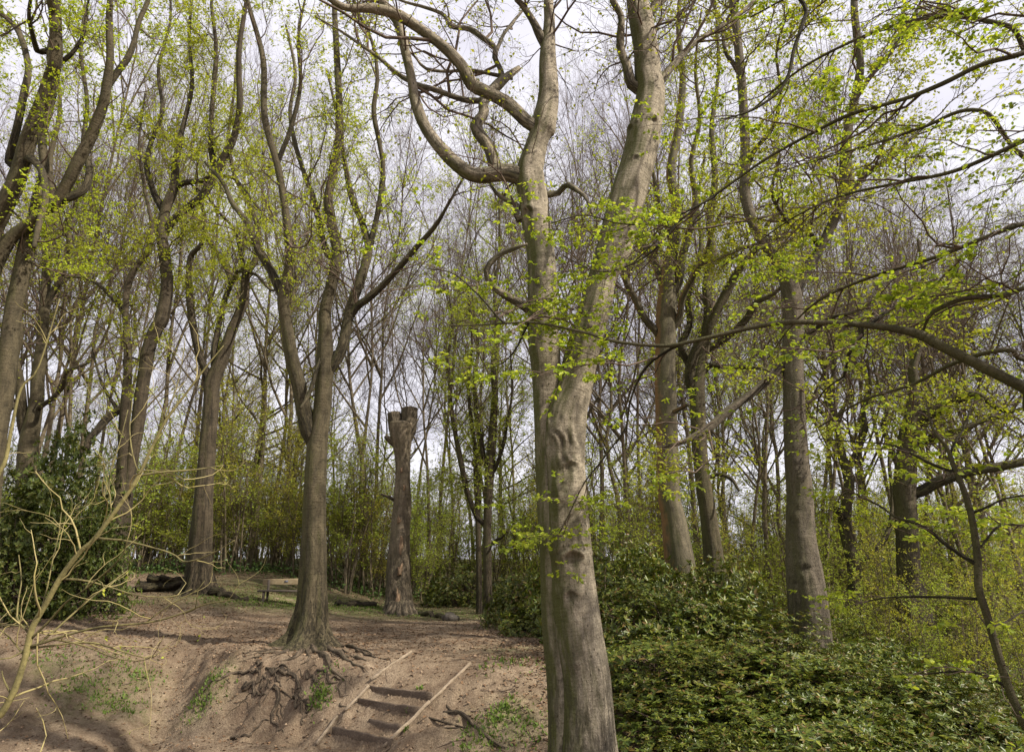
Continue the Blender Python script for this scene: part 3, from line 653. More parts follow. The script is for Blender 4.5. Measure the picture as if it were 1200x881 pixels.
# ---- left clearing trees
b = surf(232, 694); DD = b[1]
Dt = Tree('beech_tree', 'dark beech with a root flare beside the fallen log, forking into a V', 'tree', b, None, M_DARK, M_TWIG2, M_LEAF, 44)
p, r = trace([(231, 704, 66), (231, 696, 48), (232, 688, 36), (233, 672, 30), (234, 648, 27), (237, 610, 24), (239, 580, 22), (242, 540, 20), (244, 511, 19), (247, 470, 18), (249, 448, 18), (259, 423, 15), (266, 403, 13), (272, 385, 12), (281, 365, 11), (286, 351, 11), (289, 321, 10), (300, 303, 8), (303, 270, 7), (290, 235, 6), (275, 205, 5), (268, 160, 4), (275, 100, 3), (280, 20, 2)], DD)
Dt.part('trunk', p, r, 32, True, .5, amp=.07, step=.06, lobes=(6, ([0, .3, .8, 3], [.45, .30, .15, .04]), 1.9))
Dt.limb([(248, 452, 12), (240, 432, 10), (234, 418, 9), (228, 392, 9), (223, 358, 9), (221, 324, 7), (224, 300, 7), (236, 285, 5), (240, 255, 4), (230, 215, 3), (236, 160, 2)], DD, -1.5, S=10, t0=.3)
Dt.limb([(252, 440, 9), (251, 410, 8), (257, 380, 7), (264, 350, 7), (270, 328, 6), (258, 302, 6), (245, 282, 5), (236, 265, 3), (215, 240, 2)], DD-.3, 1.5, S=9)
Dt.limb([(268, 332, 6), (280, 318, 5), (300, 322, 4), (318, 340, 3), (330, 332, 2)], DD-.2, -1, S=7)
Dt.limb([(286, 320, 6), (282, 295, 6), (275, 270, 4), (258, 250, 4), (240, 228, 3), (222, 215, 2)], DD, -1.5, S=7)
Dt.crown(d1=1.1, l1=(1.0, 3.0), d2=2.6, d3=5, leaf=2.6, size=.064, trop=.25)

b = surf(131, 713); DE = b[1]
E = Tree('beech_tree', 'twin stemmed dark tree left of the clearing with its two trunks pressed together', 'tree', b, None, M_DARK, M_TWIG2, M_LEAF, 55)
p, r = trace([(131, 722, 50), (131, 713, 36), (131, 700, 28), (132, 665, 24), (137, 620, 20), (141, 583, 14), (144, 540, 13), (146, 494, 13), (150, 426, 10), (148, 380, 8), (147, 358, 8), (150, 334, 8), (160, 312, 7), (172, 296, 7), (178, 265, 5), (170, 225, 4), (163, 170, 3), (170, 110, 2)], DE)
E.part('trunk', p, r, 28, True, .45, amp=.07, step=.06, lobes=(5, ([0, .3, .8, 3], [.24, .14, .07, .02]), .4))
p, r = trace([(139, 718, 26), (139, 700, 20), (141, 665, 17), (145, 620, 16), (150, 575, 14), (154, 545, 14), (161, 500, 15), (167, 453, 15), (174, 409, 15), (183, 385, 16), (190, 372, 16), (196, 334, 14), (193, 300, 14), (190, 275, 13), (194, 245, 12), (204, 218, 11), (216, 232, 2)][:-1] + [(206, 190, 9), (214, 150, 6), (225, 100, 5), (222, 40, 4), (228, -40, 2)], DE+.12)
E.part('trunk', p, r, 24, True, .5, amp=.07, step=.06, label='browner right hand stem of the pair')
E.limb([(193, 275, 10), (205, 256, 10), (220, 243, 10), (236, 231, 10), (252, 204, 11), (262, 185, 10), (272, 167, 9), (279, 140, 8), (281, 119, 8), (280, 85, 7), (281, 51, 6), (289, 0, 5), (295, -50, 3)], DE+.1, -1.8, S=11, t0=.25)
E.limb([(250, 204, 8), (247, 170, 7), (248, 136, 6), (251, 95, 6), (253, 51, 5), (248, 0, 4), (255, -60, 2)], DE-.8, .6, S=8)
E.limb([(190, 250, 9), (180, 225, 8), (172, 195, 7), (176, 170, 6), (190, 130, 5), (186, 80, 4), (200, 20, 3), (195, -40, 2)], DE+.1, 1.6, S=8)
E.limb([(204, 222, 7), (218, 214, 7), (236, 212, 6), (250, 206, 5), (275, 210, 4), (300, 240, 3), (318, 262, 2)], DE, -1.6, S=7)
E.limb([(141, 478, 10), (133, 484, 10), (122, 494, 10), (113, 505, 9), (105, 514, 9), (101, 526, 7)], DE-.1, -.7, S=10, grow_=False, label='sawn off limb drooping to the left')
E.limb([(139, 478, 5), (130, 468, 4), (120, 450, 4), (114, 432, 3), (108, 410, 2)], DE, .5, S=6)
E.limb([(147, 372, 5), (140, 360, 5), (128, 345, 5), (110, 330, 4), (92, 325, 3), (75, 326, 2)], DE, .8, S=6)
E.crown(d1=1.15, l1=(1.0, 3.0), d2=2.6, d3=5, leaf=2.6, size=.064, trop=.25)

# ---- trees at the left edge
DF = 13.0
fb = P(-25, 720, DF); fb[2] = drop(fb[0], fb[1])
Ft = Tree('beech_tree', 'leaning beech at the left edge with thick limbs sweeping up to the right', 'tree', fb, None, M_BEECH2, M_TWIG, M_LEAF, 66)
p, r = trace([(-30, 735, 60), (-28, 700, 40), (-24, 640, 34), (-14, 560, 30), (-4, 500, 25), (7, 443, 23), (14, 375, 19), (25, 324, 19), (32, 290, 19), (40, 262, 17), (45, 232, 14), (52, 200, 11), (50, 160, 9), (62, 110, 8), (58, 60, 6), (70, 0, 4), (72, -50, 2)], DF)
Ft.part('trunk', p, r, 30, True, .5, amp=.06, step=.06, lobes=(5, ([0, .4, 1, 3], [.2, .12, .05, .02]), .4))
Ft.limb([(-20, 565, 22), (-25, 470, 22), (-22, 380, 22), (-10, 280, 21), (0, 252, 21), (20, 211, 20), (34, 163, 19), (51, 119, 18), (60, 90, 17), (65, 68, 15), (65, 20, 14), (61, 0, 13), (52, -50, 9), (55, -110, 5)], DF-.2, -2.0, S=18, t0=.5)
Ft.limb([(-22, 400, 18), (-14, 330, 19), (0, 296, 20), (16, 276, 15), (34, 262, 13), (50, 250, 12), (65, 238, 13), (78, 217, 14), (88, 197, 14), (105, 163, 14), (115, 140, 13), (122, 119, 12), (126, 92, 11), (129, 68, 9), (128, 30, 8), (129, 0, 7), (134, -60, 4)], DF-.2, -1.4, S=14, t0=.5)
Ft.limb([(122, 119, 8), (126, 102, 8), (138, 84, 8), (150, 68, 8), (157, 50, 7), (163, 25, 6), (174, 0, 5), (186, -40, 3)], DF-1.3, .4, S=8)
Ft.limb([(66, 240, 10), (80, 232, 11), (99, 221, 10), (105, 200, 9), (103, 188, 8), (98, 165, 6), (102, 120, 5), (95, 60, 4), (100, 0, 2)], DF-.8, 1.6, S=9)
Ft.limb([(24, 205, 10), (34, 186, 10), (46, 195, 9), (52, 210, 8), (53, 235, 8), (46, 262, 7), (40, 290, 5)], DF-1.2, -.6, S=9)
Ft.limb([(10, 190, 9), (20, 150, 9), (28, 110, 9), (33, 80, 8), (25, 45, 7), (12, 25, 6), (-10, 10, 4)], DF-1.2, 1.5, S=8)
Ft.limb([(44, 60, 7), (38, 40, 6), (34, 15, 5), (40, -20, 3)], DF-1.8, -.5, S=6)
Ft.limb([(58, 95, 6), (70, 75, 6), (85, 62, 5), (98, 40, 4), (102, 10, 3), (110, -30, 2)], DF-1.8, .5, S=6)
Ft.crown(d1=.9, l1=(.9, 2.8), d2=2.6, d3=5, leaf=2.8, size=.06, trop=.25)

DG2 = 19.
fb = P(30, 700, DG2); fb[2] = drop(fb[0], fb[1])
F2 = Tree('beech_tree', 'forked grey tree rising behind the dark holly at the left edge', 'tree', fb, None, M_BEECH2, M_TWIG, M_LEAF, 77)
p, r = trace([(28, 712, 40), (29, 690, 30), (31, 620, 25), (32, 560, 24), (33, 524, 22), (38, 495, 19), (43, 468, 16), (44, 443, 15), (48, 410, 13), (51, 375, 12), (54, 330, 11), (56, 290, 11), (62, 240, 9), (58, 190, 7), (70, 130, 5), (66, 60, 3)], DG2)
F2.part('trunk', p, r, 22, True, .5, amp=.06, step=.08)
F2.limb([(31, 520, 14), (27, 495, 13), (25, 468, 12), (22, 440, 10), (18, 420, 9), (24, 390, 7), (20, 350, 5), (28, 300, 3)], DG2, -1, S=10)
F2.limb([(52, 372, 8), (58, 350, 8), (68, 332, 8), (76, 312, 7), (82, 290, 7), (80, 262, 6), (92, 230, 4), (88, 180, 3)], DG2, -1, S=8)
F2.limb([(38, 482, 7), (48, 476, 7), (62, 466, 6), (74, 452, 6), (78, 436, 5), (92, 430, 4), (105, 425, 2)], DG2-.2, -1.5, S=7)
F2.limb([(26, 470, 6), (15, 478, 6), (2, 474, 5), (-10, 464, 4)], DG2, -1, S=6)
F2.crown(d1=1.2, l1=(1.0, 3.5), d2=2.8, d3=5, leaf=.7, size=.06, trop=.06)

# ---- right hand trees
DGt = 12.2
gb = P(948, 765, DGt); gb[2] = drop(gb[0], gb[1])
G = Tree('beech_tree', 'wrinkled grey beech rising out of the rhododendrons and forking into a wide Y', 'tree', gb, None, M_BEECHG, M_TWIG, M_LEAF, 88)
p, r = trace([(956, 840, 75), (953, 790, 60), (950, 745, 51), (947, 700, 46), (943, 670, 42), (940, 648, 38), (938, 620, 34), (937, 580, 31), (934, 540, 29), (931, 494, 28), (930, 460, 26), (929, 426, 25), (929, 375, 25), (927, 340, 24), (920, 321, 19), (909, 304, 14), (899, 291, 13), (889, 275, 13), (881, 258, 13), (875, 238, 13), (873, 221, 13), (873, 170, 12), (871, 120, 11), (868, 85, 11), (863, 30, 10), (860, 0, 10), (864, -60, 6), (858, -130, 3)], DGt)
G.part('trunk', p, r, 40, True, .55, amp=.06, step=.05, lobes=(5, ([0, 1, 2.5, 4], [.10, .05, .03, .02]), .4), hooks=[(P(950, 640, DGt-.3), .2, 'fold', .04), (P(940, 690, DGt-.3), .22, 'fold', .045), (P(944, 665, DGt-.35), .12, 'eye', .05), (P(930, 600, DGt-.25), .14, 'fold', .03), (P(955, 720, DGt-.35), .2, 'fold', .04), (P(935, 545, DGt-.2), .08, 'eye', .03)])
G.limb([(929, 350, 17), (938, 328, 16), (948, 312, 13), (957, 298, 12), (963, 287, 12), (972, 270, 12), (980, 252, 13), (987, 230, 16), (991, 208, 16), (991, 177, 14), (994, 150, 11), (1001, 119, 10), (1006, 95, 10), (1008, 75, 9), (1004, 40, 9), (1001, 0, 8), (1008, -60, 4)], DGt, -.8, S=14, t0=.3)
G.limb([(985, 235, 8), (1000, 222, 8), (1020, 200, 7), (1045, 185, 5), (1070, 160, 4), (1095, 140, 2)], DGt-.5, .8, S=8)
G.limb([(1002, 118, 6), (1020, 90, 6), (1045, 60, 5), (1070, 20, 4), (1090, -20, 2)], DGt-.6, -.6, S=7)
G.limb([(963, 288, 7), (950, 275, 6), (935, 268, 6), (920, 255, 5), (905, 225, 4), (915, 180, 3)], DGt-.3, -1.2, S=7)
G.limb([(872, 200, 7), (885, 175, 6), (905, 150, 5), (915, 110, 4), (910, 60, 3), (925, 10, 2)], DGt, -1.6, S=7)
G.limb([(866, 90, 6), (850, 60, 5), (845, 30, 4), (830, -10, 3)], DGt, 1., S=6)
G.limb([(918, 420, 9), (905, 440, 10), (888, 455, 10), (868, 470, 10), (850, 484, 11), (832, 500, 10), (812, 512, 8), (795, 520, 5), (770, 524, 3)], DGt-.3, -.2, S=10)
G.limb([(930, 400, 6), (952, 388, 6), (975, 372, 5), (1000, 366, 4), (1030, 350, 3)], DGt-.3, -1.6, S=6)
G.crown(d1=1.45, l1=(1.2, 3.4), d2=2.9, d3=5.5, leaf=2.3, size=.06, flat=.55, trop=.05)

DH = 15.5
hb = P(798, 690, DH); hb[2] = drop(hb[0], hb[1])
Ht = Tree('beech_tree', 'upright fluted beech with an orange stained left edge behind the rhododendrons', 'tree', hb, None, M_BEECH3, M_TWIG, M_LEAF, 99)
p, r = trace([(802, 745, 56), (800, 700, 46), (797, 660, 38), (793, 630, 33), (788, 600, 29), (785, 586, 28), (783, 540, 26), (781, 494, 26), (780, 460, 26), (779, 443, 25), (780, 392, 25), (781, 360, 24), (783, 335, 20), (785, 307, 16), (790, 280, 14), (792, 240, 12), (786, 200, 11), (795, 150, 10), (800, 90, 8), (795, 30, 6), (800, -40, 3)], DH)
Ht.part('trunk', p, r, 34, True, .5, amp=.05, step=.06, lobes=(4, ([0, 1, 2.5, 5], [.08, .06, .05, .03]), .4))
Ht.limb([(777, 400, 11), (766, 385, 10), (755, 372, 10), (744, 350, 9), (733, 328, 8), (728, 305, 6), (716, 285, 4), (700, 270, 3)], DH, -1, S=9)
Ht.limb([(780, 350, 12), (774, 325, 10), (762, 300, 9), (748, 285, 8), (735, 262, 6), (720, 235, 4), (715, 190, 3)], DH, 1, S=9)
Ht.limb([(790, 360, 11), (795, 330, 11), (800, 300, 10), (808, 270, 9), (815, 235, 8), (810, 190, 6), (820, 140, 5), (815, 80, 4), (822, 10, 2)], DH, -1.2, S=9)
Ht.limb([(788, 400, 9), (796, 372, 9), (800, 350, 8), (812, 325, 7), (826, 300, 6), (835, 270, 5), (850, 240, 3)], DH, -1.8, S=8)
Ht.limb([(792, 290, 8), (780, 262, 7), (770, 235, 6), (765, 200, 5), (752, 160, 4), (748, 110, 2)], DH, -.8, S=7)
Ht.limb([(783, 486, 7), (795, 480, 6), (806, 474, 5)], DH-.3, -.5, S=7, grow_=False)
Ht.crown(d1=1.25, l1=(1.0, 3.4), d2=2.7, d3=5, leaf=1.3, size=.06, flat=.35, trop=.08)

DH2 = 16.8
hb = P(836, 690, DH2); hb[2] = drop(hb[0], hb[1])
H2 = Tree('beech_tree', 'greenish beech just right of the orange stained one, spreading many limbs from low down', 'tree', hb, None, M_BEECH2, M_TWIG, M_LEAF, 111)
p, r = trace([(842, 740, 40), (840, 700, 31), (837, 660, 25), (834, 630, 22), (829, 595, 20), (824, 565, 19), (820, 528, 19), (818, 480, 19), (817, 455, 19), (820, 430, 17), (826, 400, 15), (830, 370, 12), (828, 335, 11), (835, 300, 10), (832, 260, 9), (838, 210, 8), (834, 150, 6), (842, 80, 4), (838, 0, 2)], DH2)
H2.part('trunk', p, r, 28, True, .45, amp=.06, step=.07, lobes=(4, ([0, 1, 2.5, 5], [.08, .06, .04, .03]), 2.4))
H2.limb([(815, 470, 13), (808, 445, 13), (812, 420, 13), (822, 398, 12), (830, 385, 12), (845, 355, 12), (858, 330, 11), (870, 310, 9), (888, 290, 8), (900, 262, 6), (920, 240, 4), (930, 200, 2)], DH2-.2, -1.5, S=12, t0=.25)
H2.limb([(822, 412, 10), (842, 402, 10), (860, 388, 9), (876, 372, 9), (886, 355, 8), (905, 345, 6), (925, 330, 4), (950, 322, 2)], DH2-.2, -1, S=9)
H2.limb([(818, 440, 9), (832, 428, 7), (850, 430, 6), (872, 430, 6), (893, 432, 4), (915, 440, 2)], DH2, -.8, S=7)
H2.limb([(817, 450, 9), (806, 425, 9), (798, 405, 9), (808, 380, 8), (806, 350, 8), (814, 320, 7), (822, 285, 6), (818, 240, 4), (826, 180, 3)], DH2, .8, S=8)
H2.limb([(828, 560, 6), (843, 555, 5), (858, 562, 5), (866, 575, 3)], DH2, -.5, S=6)
H2.crown(d1=1.3, l1=(1.0, 3.4), d2=2.7, d3=5, leaf=1.5, size=.06, flat=.35, trop=.06)

DI = 17.5
ib = P(1066, 690, DI); ib[2] = drop(ib[0], ib[1])
It = Tree('oak_tree', 'dark gnarled oak on the right with heavy limbs reaching to the right edge', 'tree', ib, None, M_DARK, M_TWIG2, M_LEAF, 122)
p, r = trace([(1070, 730, 46), (1068, 690, 34), (1065, 660, 28), (1063, 625, 25), (1061, 590, 25), (1060, 573, 25), (1062, 528, 23), (1067, 500, 22), (1069, 485, 18), (1072, 453, 12), (1070, 430, 10), (1078, 400, 8), (1072, 370, 6), (1082, 330, 5), (1076, 280, 3)], DI)
It.part('trunk', p, r, 26, True, .5, amp=.12, step=.07)
It.limb([(1066, 510, 15), (1076, 494, 14), (1090, 483, 13), (1106, 474, 13), (1122, 468, 12), (1136, 462, 10), (1150, 464, 8), (1165, 475, 7), (1182, 482, 5), (1200, 478, 4), (1230, 470, 3)], DI-.1, -1.4, S=11, amp=.13)
It.limb([(1066, 528, 10), (1078, 520, 10), (1095, 512, 9), (1112, 508, 8), (1130, 502, 8), (1160, 490, 6), (1190, 488, 4)], DI-.1, -.6, S=9, amp=.13)
It.limb([(1064, 580, 14), (1080, 575, 13), (1094, 567, 13), (1106, 562, 13), (1130, 554, 12), (1157, 549, 11), (1180, 545, 11), (1210, 538, 10), (1260, 520, 7), (1310, 500, 3)], DI-.1, -1.0, S=11, amp=.13)
It.limb([(1060, 560, 8), (1050, 540, 7), (1042, 520, 7), (1035, 498, 6), (1040, 475, 5), (1030, 450, 4), (1022, 420, 2)], DI, 1, S=8, amp=.12)
It.crown(d1=1.5, l1=(.8, 2.4), d2=2.8, d3=5, leaf=2.2, size=.065, wig=.3, trop=.04)

DJ = 18.5
jb = P(1002, 690, DJ); jb[2] = drop(jb[0], jb[1])
Jt = Tree('oak_tree', 'small crooked forked tree left of the gnarled oak with a broken stub', 'tree', jb, None, M_DARK, M_TWIG2, M_LEAF, 133)
p, r = trace([(1006, 720, 24), (1002, 690, 18), (1000, 660, 15), (994, 635, 15), (990, 610, 15), (992, 590, 13), (995, 570, 12), (992, 550, 12), (987, 535, 11), (984, 515, 8), (982, 500, 6), (977, 480, 6), (972, 465, 5), (978, 430, 4), (970, 390, 3)], DJ)
Jt.part('trunk', p, r, 18, True, .45, amp=.12, step=.08)
Jt.limb([(993, 552, 9), (1002, 535, 9), (1009, 518, 8), (1014, 500, 7), (1012, 480, 5), (1020, 455, 4), (1016, 420, 3)], DJ, -.6, S=9, amp=.1)
Jt.limb([(992, 612, 10), (986, 603, 9), (981, 597, 8)], DJ-.2, -.2, name='stub', S=9, grow_=False)
Jt.limb([(1006, 658, 8), (1020, 650, 8), (1034, 635, 7), (1042, 620, 6), (1045, 605, 6), (1046, 580, 5), (1042, 540, 4), (1046, 500, 2)], DJ+.2, 1.0, S=8)
Jt.crown(d1=1.5, l1=(.7, 2.2), d2=2.8, d3=5, leaf=2.2, size=.065, wig=.3, trop=.04)

b = surf(572, 720); DK = b[1]
Kt = Tree('beech_tree', 'slender twin stemmed dark tree where the path leaves the clearing', 'tree', b, None, M_DARK, M_TWIG2, M_LEAFH, 144)
p, r = trace([(572, 727, 20), (572, 716, 14), (571.5, 690, 11.5), (571, 650, 11), (571, 615, 10.5), (572, 583, 11), (573, 562, 12), (575, 535, 12), (577, 511, 11), (579, 480, 9), (580, 460, 8), (578, 425, 7), (583, 390, 6), (580, 340, 5), (586, 290, 3), (584, 230, 2)], DK)
Kt.part('trunk', p, r, 20, True, .4, amp=.05, step=.09)
p, r = trace([(562, 724, 11), (561.5, 700, 8), (561, 650, 7.5), (559.5, 600, 7), (558, 560, 7), (557, 530, 6), (552, 490, 5), (549, 450, 4), (553, 400, 3), (548, 340, 2)], DK+.5)
Kt.part('trunk', p, r, 14, True, .4, amp=.05, step=.09, label='thinner left hand stem')
Kt.limb([(567, 619, 7), (558, 604, 7), (550, 583, 7), (546, 570, 7), (540, 540, 7), (534, 510, 6), (529, 480, 5), (527, 450, 5), (525, 420, 4), (530, 380, 3), (524, 330, 2)], DK-.1, -1, S=9, t0=.3)
Kt.limb([(572, 560, 6), (582, 545, 5), (590, 520, 5), (594, 495, 4), (600, 460, 3), (598, 410, 2)], DK, -1, S=7)
Kt.limb([(568, 545, 6), (564, 515, 6), (559, 490, 5), (556, 450, 5), (560, 405, 4), (554, 350, 2)], DK, 1, S=7)
Kt.limb([(576, 641, 4), (582, 632, 4), (588, 630, 3), (594, 622, 2)], DK-.1, -.5, S=6)
Kt.crown(d1=1.7, l1=(.9, 2.6), d2=2.6, d3=4.6, leaf=2.4, size=.07, trop=.1, rmin=.003)

# ---- tree standing out of the frame on the right; its limbs reach over the path
nb = np.array([6.6, 2.4, 0]); nb[2] = drop(6.6, 2.4)
Nt = Tree('beech_tree', 'beech beyond the right edge whose thin arching limb crosses in front of the big trunk', 'tree', nb, None, M_BEECH2, M_TWIG, M_LEAFB, 155)
Nt.part('trunk', np.array([[6.6, 2.4, nb[2]-.3], [6.55, 2.4, nb[2]+.5], [6.6, 2.45, 2.5], [6.5, 2.5, 5], [6.6, 2.4, 8], [6.7, 2.3, 12.]]), np.array([.38, .27, .22, .19, .14, .05]), 28, False, amp=.05, step=.08)
N0 = np.array([6.55, 2.45])
def reach(pts, d, dd, z0, r0=.06, **k):
    p, r = trace(pts, d, dd); p = np.vstack([[N0[0], N0[1], z0], p]); r = np.concatenate([[max(r0, r[0]*1.15)], r])
    return Nt.part('limb', p, r, k.pop('S', 12), step=.06, amp=.05, **k)
reach([(1290, 500, 17), (1200, 454, 14), (1140, 424, 13), (1100, 404, 12), (1075, 391, 12), (1040, 384, 9), (1000, 380, 8), (960, 378, 7), (920, 378, 7), (885, 383, 6), (850, 391, 6), (815, 399, 5), (785, 405, 5), (750, 404, 4), (715, 399, 4), (690, 391, 3.5), (660, 384, 3), (625, 378, 3), (590, 379, 2.5), (555, 381, 2), (525, 380, 1.6), (505, 362, 1.2)], 4.9, 1.6, 2.1, t0=.9)
reach([(1260, 35, 8), (1200, 62, 7), (1150, 76, 6), (1105, 98, 6), (1060, 116, 5), (1000, 133, 5), (960, 152, 4), (900, 185, 3.5), (850, 220, 3), (810, 248, 2.5), (770, 282, 2), (740, 310, 1.5)], 4.7, 2.2, 5.8, t0=.1)
reach([(1260, 140, 7), (1200, 165, 6), (1120, 200, 5), (1050, 215, 4), (985, 230, 3), (930, 255, 2), (880, 290, 1.5)], 5.2, 2.0, 4.9, t0=.1)
reach([(1250, 330, 7), (1180, 345, 6), (1130, 350, 6), (1100, 362, 6), (1088, 372, 4), (1082, 388, 3)], 4.9, .3, 3.3, t0=.1)
reach([(1260, 250, 7), (1190, 265, 6), (1100, 300, 5), (1020, 325, 4), (960, 352, 3), (925, 385, 2), (900, 420, 1.5)], 5.6, 2.2, 4.0, t0=.1)
reach([(1260, 60, 6), (1180, 30, 6), (1100, 20, 5), (1020, 40, 4), (940, 80, 3), (880, 130, 2)], 5.8, 2.2, 6.0, t0=.1)
reach([(1270, -20, 6), (1150, -30, 6), (1050, -40, 5), (960, -20, 3), (880, 20, 2)], 5.2, 1.6, 6.8, t0=.1)
reach([(1260, 420, 7), (1180, 410, 6), (1120, 425, 5), (1070, 450, 4), (1010, 470, 3), (960, 500, 2)], 6.0, 2.0, 2.9, t0=.15)
reach([(1260, 190, 6), (1150, 130, 5), (1080, 150, 4), (1020, 170, 3), (950, 190, 2), (890, 210, 1.5)], 6.5, 2.0, 5.2, t0=.1)
Nt.limb([(945, 12, 5), (940, 30, 5), (930, 60, 5), (925, 85, 4.5), (915, 105, 4), (900, 118, 3.5), (880, 130, 3), (855, 138, 2), (842, 140, 1.5)], 6.2, .5, S=7)
Nt.limb([(1012, 390, 6), (1000, 405, 4), (993, 420, 4), (990, 440, 3), (975, 450, 2), (960, 465, 2), (957, 492, 1.5)], 5.5, .3, S=7)
Nt.limb([(800, 402, 4), (780, 412, 4), (762, 425, 3.5), (748, 445, 3), (738, 472, 2.5), (734, 500, 2), (722, 520, 1.2)], 5.95, .3, S=7)
Nt.limb([(842, 228, 3), (800, 250, 3), (765, 262, 2.5), (725, 262, 2), (685, 252, 1.6), (645, 262, 1.2)], 6.15, .1, S=6)
Nt.limb([(800, 252, 3), (770, 290, 2.5), (735, 312, 2), (700, 318, 1.6), (660, 300, 1.2)], 6.25, .1, S=6)
0 and Nt.limb([(740, 404, 3), (715, 440, 2.5), (690, 462, 2), (660, 472, 1.5), (630, 500, 1.2)], 6.15, .1, S=6)
Nt.limb([(735, 500, 2.2), (705, 540, 2), (685, 565, 1.8), (668, 600, 1.5), (655, 625, 1.2)], 6.2, .1, S=6)
Nt.limb([(620, 379, 3), (604, 410, 2.2), (590, 425, 1.8), (572, 432, 1.2)], 6.3, .2, S=6)
Nt.limb([(590, 379, 3), (560, 345, 2.2), (530, 320, 1.8), (500, 315, 1.2)], 6.35, .2, S=6)
Nt.limb([(1020, 384, 4), (1040, 365, 4), (1070, 350, 3), (1100, 338, 2)], 5.4, .4, S=6)
SV = np.array([SUN_AZ_VEC[0]*ce, SUN_AZ_VEC[1]*ce, math.sin(SUN_EL)])
def open_gap(p, g_=np.random.default_rng(3)):
    """leave most leaves out of the gap through which the sun reaches the big trunk"""
    tt = (p[:, 0]-.72)/SV[0]; yy = p[:, 1]-tt*SV[1]; zz = p[:, 2]-tt*SV[2]
    return ~((tt > .6) & (np.abs(yy-7.5) < .9) & (zz > -2) & (zz < 4.5)) | (g_.uniform(size=len(p)) < .06)
Nt.crown(keep=open_gap, d1=2.9, l1=(.5, 1.9), d2=3.4, l2=(.3, .9), d3=4.2, l3=(.1, .3), leaf=3.3, size=.045, flat=.88, trop=-.02, six=True, ang=(30, 60), rmin=.0014, sag=.03, wd=.6)

# ---- thin dark sapling at the lower right
DL = 5.2
lb_ = P(1215, 870, DL); lb_[2] = drop(lb_[0], lb_[1])
Lt = Tree('sapling', 'thin bent grey sapling leaning left at the lower right edge', 'sapling', lb_, None, M_BEECH2, M_TWIG, M_LEAFB, 166)
q, _ = trace([(1222, 900, 12), (1196, 840, 11), (1180, 800, 10), (1165, 750, 9.5), (1155, 715, 9), (1147, 690, 9), (1146, 660, 9), (1142, 625, 8), (1136, 595, 7.5), (1127, 568, 7), (1117, 545, 6), (1110, 525, 5), (1098, 510, 4), (1092, 500, 3), (1085, 470, 2)], DL)
_, rr_ = trace([(1222, 900, 12), (1196, 840, 11), (1180, 800, 10), (1165, 750, 9.5), (1155, 715, 9), (1147, 690, 9), (1146, 660, 9), (1142, 625, 8), (1136, 595, 7.5), (1127, 568, 7), (1117, 545, 6), (1110, 525, 5), (1098, 510, 4), (1092, 500, 3), (1085, 470, 2)], DL)
q = np.vstack([[lb_[0]+.05, DL, lb_[2]-.1], q]); rr_ = np.concatenate([[rr_[0]*1.2], rr_])
Lt.part('stem', q, rr_, 16, True, .3, amp=.06, step=.04)
Lt.limb([(1146, 665, 6), (1130, 653, 5), (1105, 635, 5), (1090, 622, 4), (1070, 612, 4), (1050, 606, 3), (1030, 592, 2.5), (1005, 580, 2), (975, 563, 1.5)], DL, .5, S=8, step=.05)
Lt.limb([(1115, 552, 4), (1095, 545, 4), (1075, 535, 3), (1055, 525, 3), (1040, 520, 2.5), (1010, 518, 2), (960, 514, 1.5)], DL, .6, S=7, step=.05)
Lt.limb([(1140, 603, 3), (1155, 595, 3), (1175, 585, 2.5), (1200, 580, 2)], DL, -.2, S=6, step=.05)
Lt.limb([(1150, 640, 3), (1170, 617, 3), (1195, 615, 2.5), (1215, 618, 1.5)], DL, .4, S=6, step=.05)
Lt.limb([(1183, 808, 4), (1165, 795, 4), (1140, 787, 3), (1110, 787, 2.5), (1080, 790, 2)], DL, .5, S=6, step=.05)
Lt.limb([(1150, 702, 4), (1120, 700, 3.5), (1085, 699, 3), (1040, 700, 2), (1000, 708, 1.5)], DL, .8, S=6, step=.05)
Lt.limb([(1160, 735, 3), (1180, 728, 3), (1200, 715, 2)], DL, .2, S=6, step=.05)
Lt.limb([(1112, 535, 3), (1118, 520, 3), (1130, 500, 2.5), (1140, 470, 2)], DL, .3, S=6, step=.05)
Lt.crown(d1=4.2, l1=(.3, .9), d2=3.6, l2=(.2, .6), d3=5, l3=(.08, .22), leaf=2.2, size=.045, flat=.85, trop=0., six=True, rmin=.0012)

# ---- yellow-green bare sapling in the left foreground
DM = 4.6
mb = P(-30, 880, DM); mb[2] = drop(mb[0], mb[1])
Mt = Tree('sapling', 'bare yellow-green sapling with fanning thin shoots at the lower left', 'sapling', mb, None, M_SAPL, M_TWIGY, M_LEAFB, 177)
mp_, mr_ = trace([(-30, 880, 13), (0, 838, 12), (17, 808, 11), (28, 775, 10), (33, 755, 11), (38, 735, 10), (55, 705, 9), (72, 675, 9), (95, 645, 8), (110, 632, 8), (145, 585, 7), (163, 556, 6.5), (180, 520, 5), (196, 490, 5), (215, 465, 4), (240, 432, 3), (262, 405, 1.5)], DM)
mr_ = mr_*.72; mp_ = np.vstack([[mp_[0][0]-.2, DM, mb[2]-.2], mp_]); mr_ = np.concatenate([[mr_[0]*1.15], mr_])
Mt.part('stem', mp_, mr_, 14, True, .3, amp=.06, step=.04)
